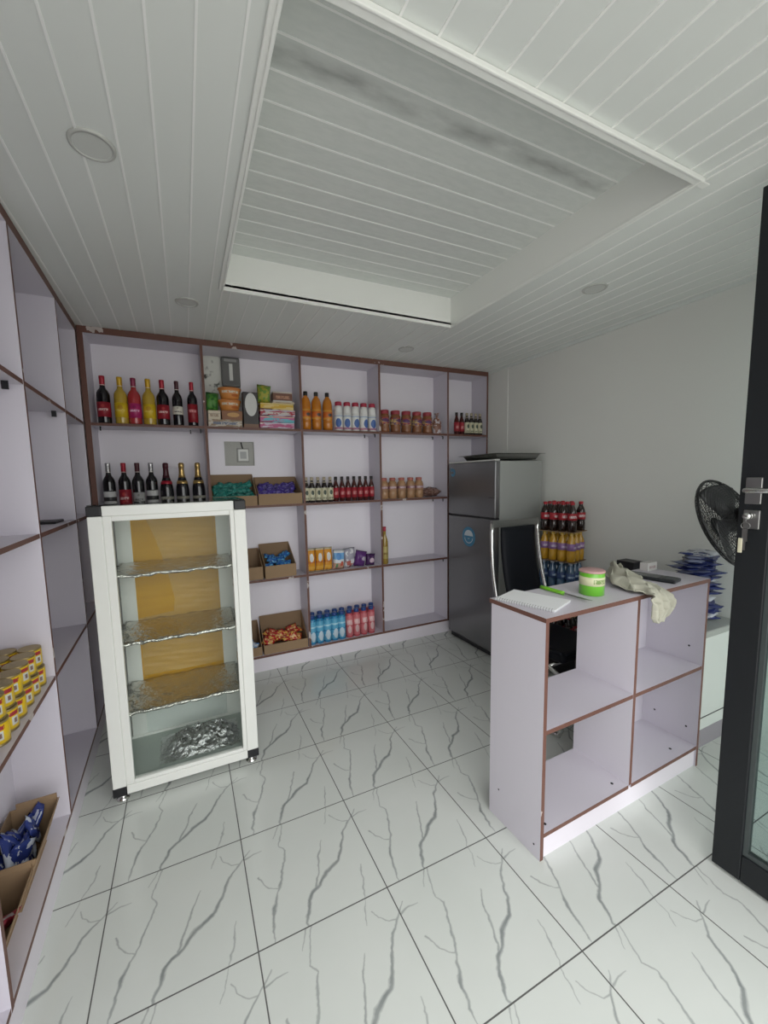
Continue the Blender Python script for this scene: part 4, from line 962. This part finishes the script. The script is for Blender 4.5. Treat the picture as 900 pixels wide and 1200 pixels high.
m = MB(); m.box(-.2, .2, -.52, -.07, .42, .485); bevel(m.build('seat', LEATHER, CHR), .03, 4)
for s_ in (-1, 1):
    m = MB(); x = s_ * (hw - .002); xb = s_ * (hw + .022)
    pts = []
    for t_ in [1.0, .9, .75, .6, .45, .3, .15, 0]:
        z = .50 + t_ * .685; y = .03 - .14 * (1 - t_) ** 2
        pts.append((x + s_ * .03 * (1 - t_), y, z))
    pts += [(xb, -.10, .44), (xb, -.16, .405), (xb, -.46, .40), (xb, -.52, .375), (xb, -.545, .32), (xb, -.545, .06), (xb, -.53, .022), (xb, -.48, .013), (xb, -.02, .013)]
    m.tube(pts, .0125, 10); m.build('frame_tube', CHROME, CHR)
m = MB(); m.box(-hw - .005, hw + .005, .018, .04, 1.155, 1.20); m.build('top_bar', STEEL, CHR)
m = MB(); m.tube([(-hw - .02, -.03, .013), (hw + .02, -.03, .013)], .012, 10); m.build('base_bar', CHROME, CHR)
m = MB()
for y in (-.45, -.15): m.tube([(-hw - .02, y, .402), (hw + .02, y, .402)], .010, 8)
m.build('seat_bar', CHROME, CHR)

# ------------------------------------------------------------------ stacked drink packs by the right wall
COLA = mat('cola', (.018, .008, .006), .12, coat=.6); REDC = mat('cola_red_cap', (.36, .02, .03), .4); LCOLA = print_mat('label_cola', (.33, .02, .03), (.6, .5, .5), (.5, .3, .3), band=(.3, .65), emblem=None)
MALT = mat('golden_drink', (.46, .25, .02), .15, coat=.6); YC = mat('yellow_cap', (.50, .34, .06), .4); LPUR = print_mat('label_purple', (.24, .13, .30), (.6, .5, .6), (.45, .35, .5), band=(.3, .6), emblem=None)
WATR = mat('pale_blue_drink', (.05, .10, .17), .12, coat=.6); LWAT = print_mat('label_water', (.03, .06, .16), (.4, .5, .6), (.2, .3, .5), band=(.3, .6), emblem=None); WC = mat('water_cap', (.34, .38, .45), .4)
FILM = glass('shrink_film', (.97, .97, .98), 1.35)
PB = [(.024, 0), (.031, .004), (.0315, .06), (.029, .07), (.0315, .08), (.0315, .13), (.027, .155), (.014, .185), (.0115, .195), (.0115, .2)]
def pet(bodym, labm, capm):
    return bottle('drink_bottle', 'bottle', [('body', PB, bodym, 14), ('label', band(.0317, .085, .135), labm, 14), ('cap', [(.0135, .195), (.0145, .197), (.0145, .214), (.001, .216)], capm, 12)])
PKX, PKY, PRZ = 2.568, 2.075, R(14)
crt = thing('drinks_crate', 'black plastic crate on the floor under the stacked drink packs', 'crate', (PKX + .01, PKY, 0), PRZ)
m = MB(); m.box(-.115, .115, -.165, .165, 0, .012); m.build('base', BLKPL, crt)
for (a, b, c, d_) in ((-.115, .115, -.165, -.155), (-.115, .115, .155, .165), (-.115, -.105, -.155, .155), (.105, .115, -.155, .155)):
    m = MB(); m.box(a, b, c, d_, .012, .21); m.build('side_panel', BLKPL, crt)
tiers = [(.013, COLA, LCOLA, REDC, 'cola bottle with red cap standing in the black floor crate', 'cola bottles in the crate'),
         (.235, COLA, LCOLA, REDC, 'cola bottle in the wrapped pack just above crate', 'cola bottles above the crate'),
         (.456, COLA, LCOLA, REDC, 'dark drink bottle in the wrapped pack second above crate', 'dark drinks'),
         (.645, WATR, LWAT, WC, 'blue drink bottle in the pack under golden drinks', 'blue drinks in a pack'),
         (.862, MALT, LPUR, YC, 'golden drink bottle with purple label in the middle pack', 'golden drinks in a pack'),
         (1.082, COLA, LCOLA, REDC, 'cola bottle with red cap in the topmost pack by wall', 'cola bottles in the topmost pack')]
cR, sR = math.cos(PRZ), math.sin(PRZ)
for ti, (z0, bm_, lm_, cm_, lab, grp) in enumerate(tiers):
    p = pet(bm_, lm_, cm_); spots = []
    if ti == 3: p.scale = (1, 1, .99)
    for j in range(4):
        for i in range(3):
            lx, ly = -.068 + i * .068, -.1 + j * .0665
            spots.append((PKX + lx * cR - ly * sR, PKY + lx * sR + ly * cR, z0 + .0006, random.uniform(-.6, .6)))
    if ti == 5: spots = [s_ for k, s_ in enumerate(spots) if k != 1]
    spread(p, spots, lambda i, n, lab=lab: lab, grp)
    if ti:
        m = MB(); m.M = Matrix.Translation((PKX, PKY, z0 - .004)) @ Matrix.Rotation(PRZ, 4, 'Z')
        m.box(-.103, .103, -.135, .135, 0, .004); tag(m.build('pack_tray', CARD if ti != 4 else CARDIN), 'thin cardboard tray under the %s' % ['', 'pack resting on the crate', 'second pack above the crate', 'blue drink pack', 'golden drink pack', 'topmost cola pack'][ti], 'tray', 'pack trays')

# ------------------------------------------------------------------ glazed entrance door, standing open
DR = tag(bpy.data.objects.new('door_1', None), kind='structure'); COL.objects.link(DR); DR.location = (1.766, .710, 0); DR.rotation_euler = (0, 0, R(8) * 0)
DW, DH = .86, 2.40   # leaf runs from y=0 (free edge) to -DW
def dbox(name, y0, y1, z0, z1, x0=-.02, x1=.02, mt=BLACKAL, bv=.004):
    m = MB(); m.box(x0, x1, y0, y1, z0, z1); return bevel(m.build(name, mt, DR), bv)
dbox('stile', -.085, 0, .012, DH); dbox('stile', -DW, -DW + .085, .012, DH)
dbox('bottom_rail', -DW + .085, -.085, .012, .115); dbox('top_rail', -DW + .085, -.085, DH - .1, DH)
m = MB()
for (y0, y1, z0, z1) in ((-.098, -.085, .115, DH - .1), (-DW + .085, -DW + .098, .115, DH - .1), (-DW + .098, -.098, .115, .13), (-DW + .098, -.098, DH - .115, DH - .1)):
    m.box(-.012, .012, y0, y1, z0, z1)
m.build('glazing_bead', mat('bead_grey', (.05, .06, .06), .4), DR)
m = MB(); m.box(-.003, .003, -DW + .09, -.09, .12, DH - .105); m.build('glass', DOORGL, DR)
for s_ in (-1, 1):
    m = MB(); m.box(min(s_ * .02, s_ * .028), max(s_ * .02, s_ * .028), -.062, -.018, 1.385, 1.475); hr_ = bevel(m.build('handle_rose', STEEL, DR), .003)
    m = MB(); m.tube([(s_ * .025, -.03, 1.432), (s_ * .055, -.03, 1.432), (s_ * .062, -.036, 1.432), (s_ * .062, -.15, 1.432)], .009, 10); m.build('handle', CHROME, hr_)
    m = MB(); m.box(min(s_ * .02, s_ * .028), max(s_ * .02, s_ * .028), -.062, -.018, 1.30, 1.365); lp_ = bevel(m.build('lock_plate', STEEL, DR), .003)
    m = MB(); m.cyl((s_ * .028, -.036, 1.345), (s_ * .042, -.036, 1.345), .012, 12); m.build('lock_cylinder', CHROME, lp_)
ky = thing('door_key', 'keys hanging from the lock of the black glazed door', 'keys', (1.766 - .052, .674, 1.345))
m = MB(); m.lathe([(.0005, 0), (.011, .0), (.011, .003), (.0005, .003)], 16); o = m.build('key_bow', CHROME, ky); o.rotation_euler = (0, R(90), 0)
m = MB(); m.tube([(.0, 0, -.008)] + [(0, .012 * math.sin(a), -.02 - .012 + .012 * math.cos(a)) for a in [2 * PI * k / 12 for k in range(13)]], .001, 6); m.build('key_ring', STEEL, ky)
m = MB(); m.box(-.002, .002, -.007, .007, -.085, -.042); m.box(-.002, .002, -.003, .003, -.115, -.085); m.build('second_key', STEEL, ky)
m = MB(); m.box(-.004, .001, .004, .016, -.125, -.075); bevel(m.build('key_tag', mat('pale_tag', (.6, .57, .42), .5), ky), .002)

# ------------------------------------------------------------------ light: overcast sky through the open shop front
wd = bpy.data.worlds.new('sky'); scn.world = wd; wd.use_nodes = True; nt = wd.node_tree
bg = nt.nodes['Background']; tc = nt.nodes.new('ShaderNodeTexCoord'); sp = nt.nodes.new('ShaderNodeSeparateXYZ'); rp = nt.nodes.new('ShaderNodeValToRGB')
nt.links.new(tc.outputs['Generated'], sp.inputs[0]); nt.links.new(sp.outputs[2], rp.inputs[0]); nt.links.new(rp.outputs[0], bg.inputs[0])
rp.color_ramp.elements[0].color = (.85, .86, .85, 1); rp.color_ramp.elements[1].color = (1.0, 1.0, 1.0, 1); rp.color_ramp.elements[1].position = .6
bg.inputs[1].default_value = 3.2
pl = bpy.data.lights.new('entrance_portal', 'AREA'); pl.shape = 'RECTANGLE'; pl.size = 3.4; pl.size_y = 2.4; pl.cycles.is_portal = True
po = bpy.data.objects.new('entrance_portal', pl); COL.objects.link(po); po.location = (1.06, YF - .16, 1.21); po.rotation_euler = (R(90), 0, 0)

vs = scn.view_settings; vs.view_transform = 'Standard'; vs.look = 'None'; vs.gamma = 1; vs.use_curve_mapping = False; vs.exposure = 0.17
scn.cycles.max_bounces = 10; scn.cycles.diffuse_bounces = 6; scn.cycles.transparent_max_bounces = 16
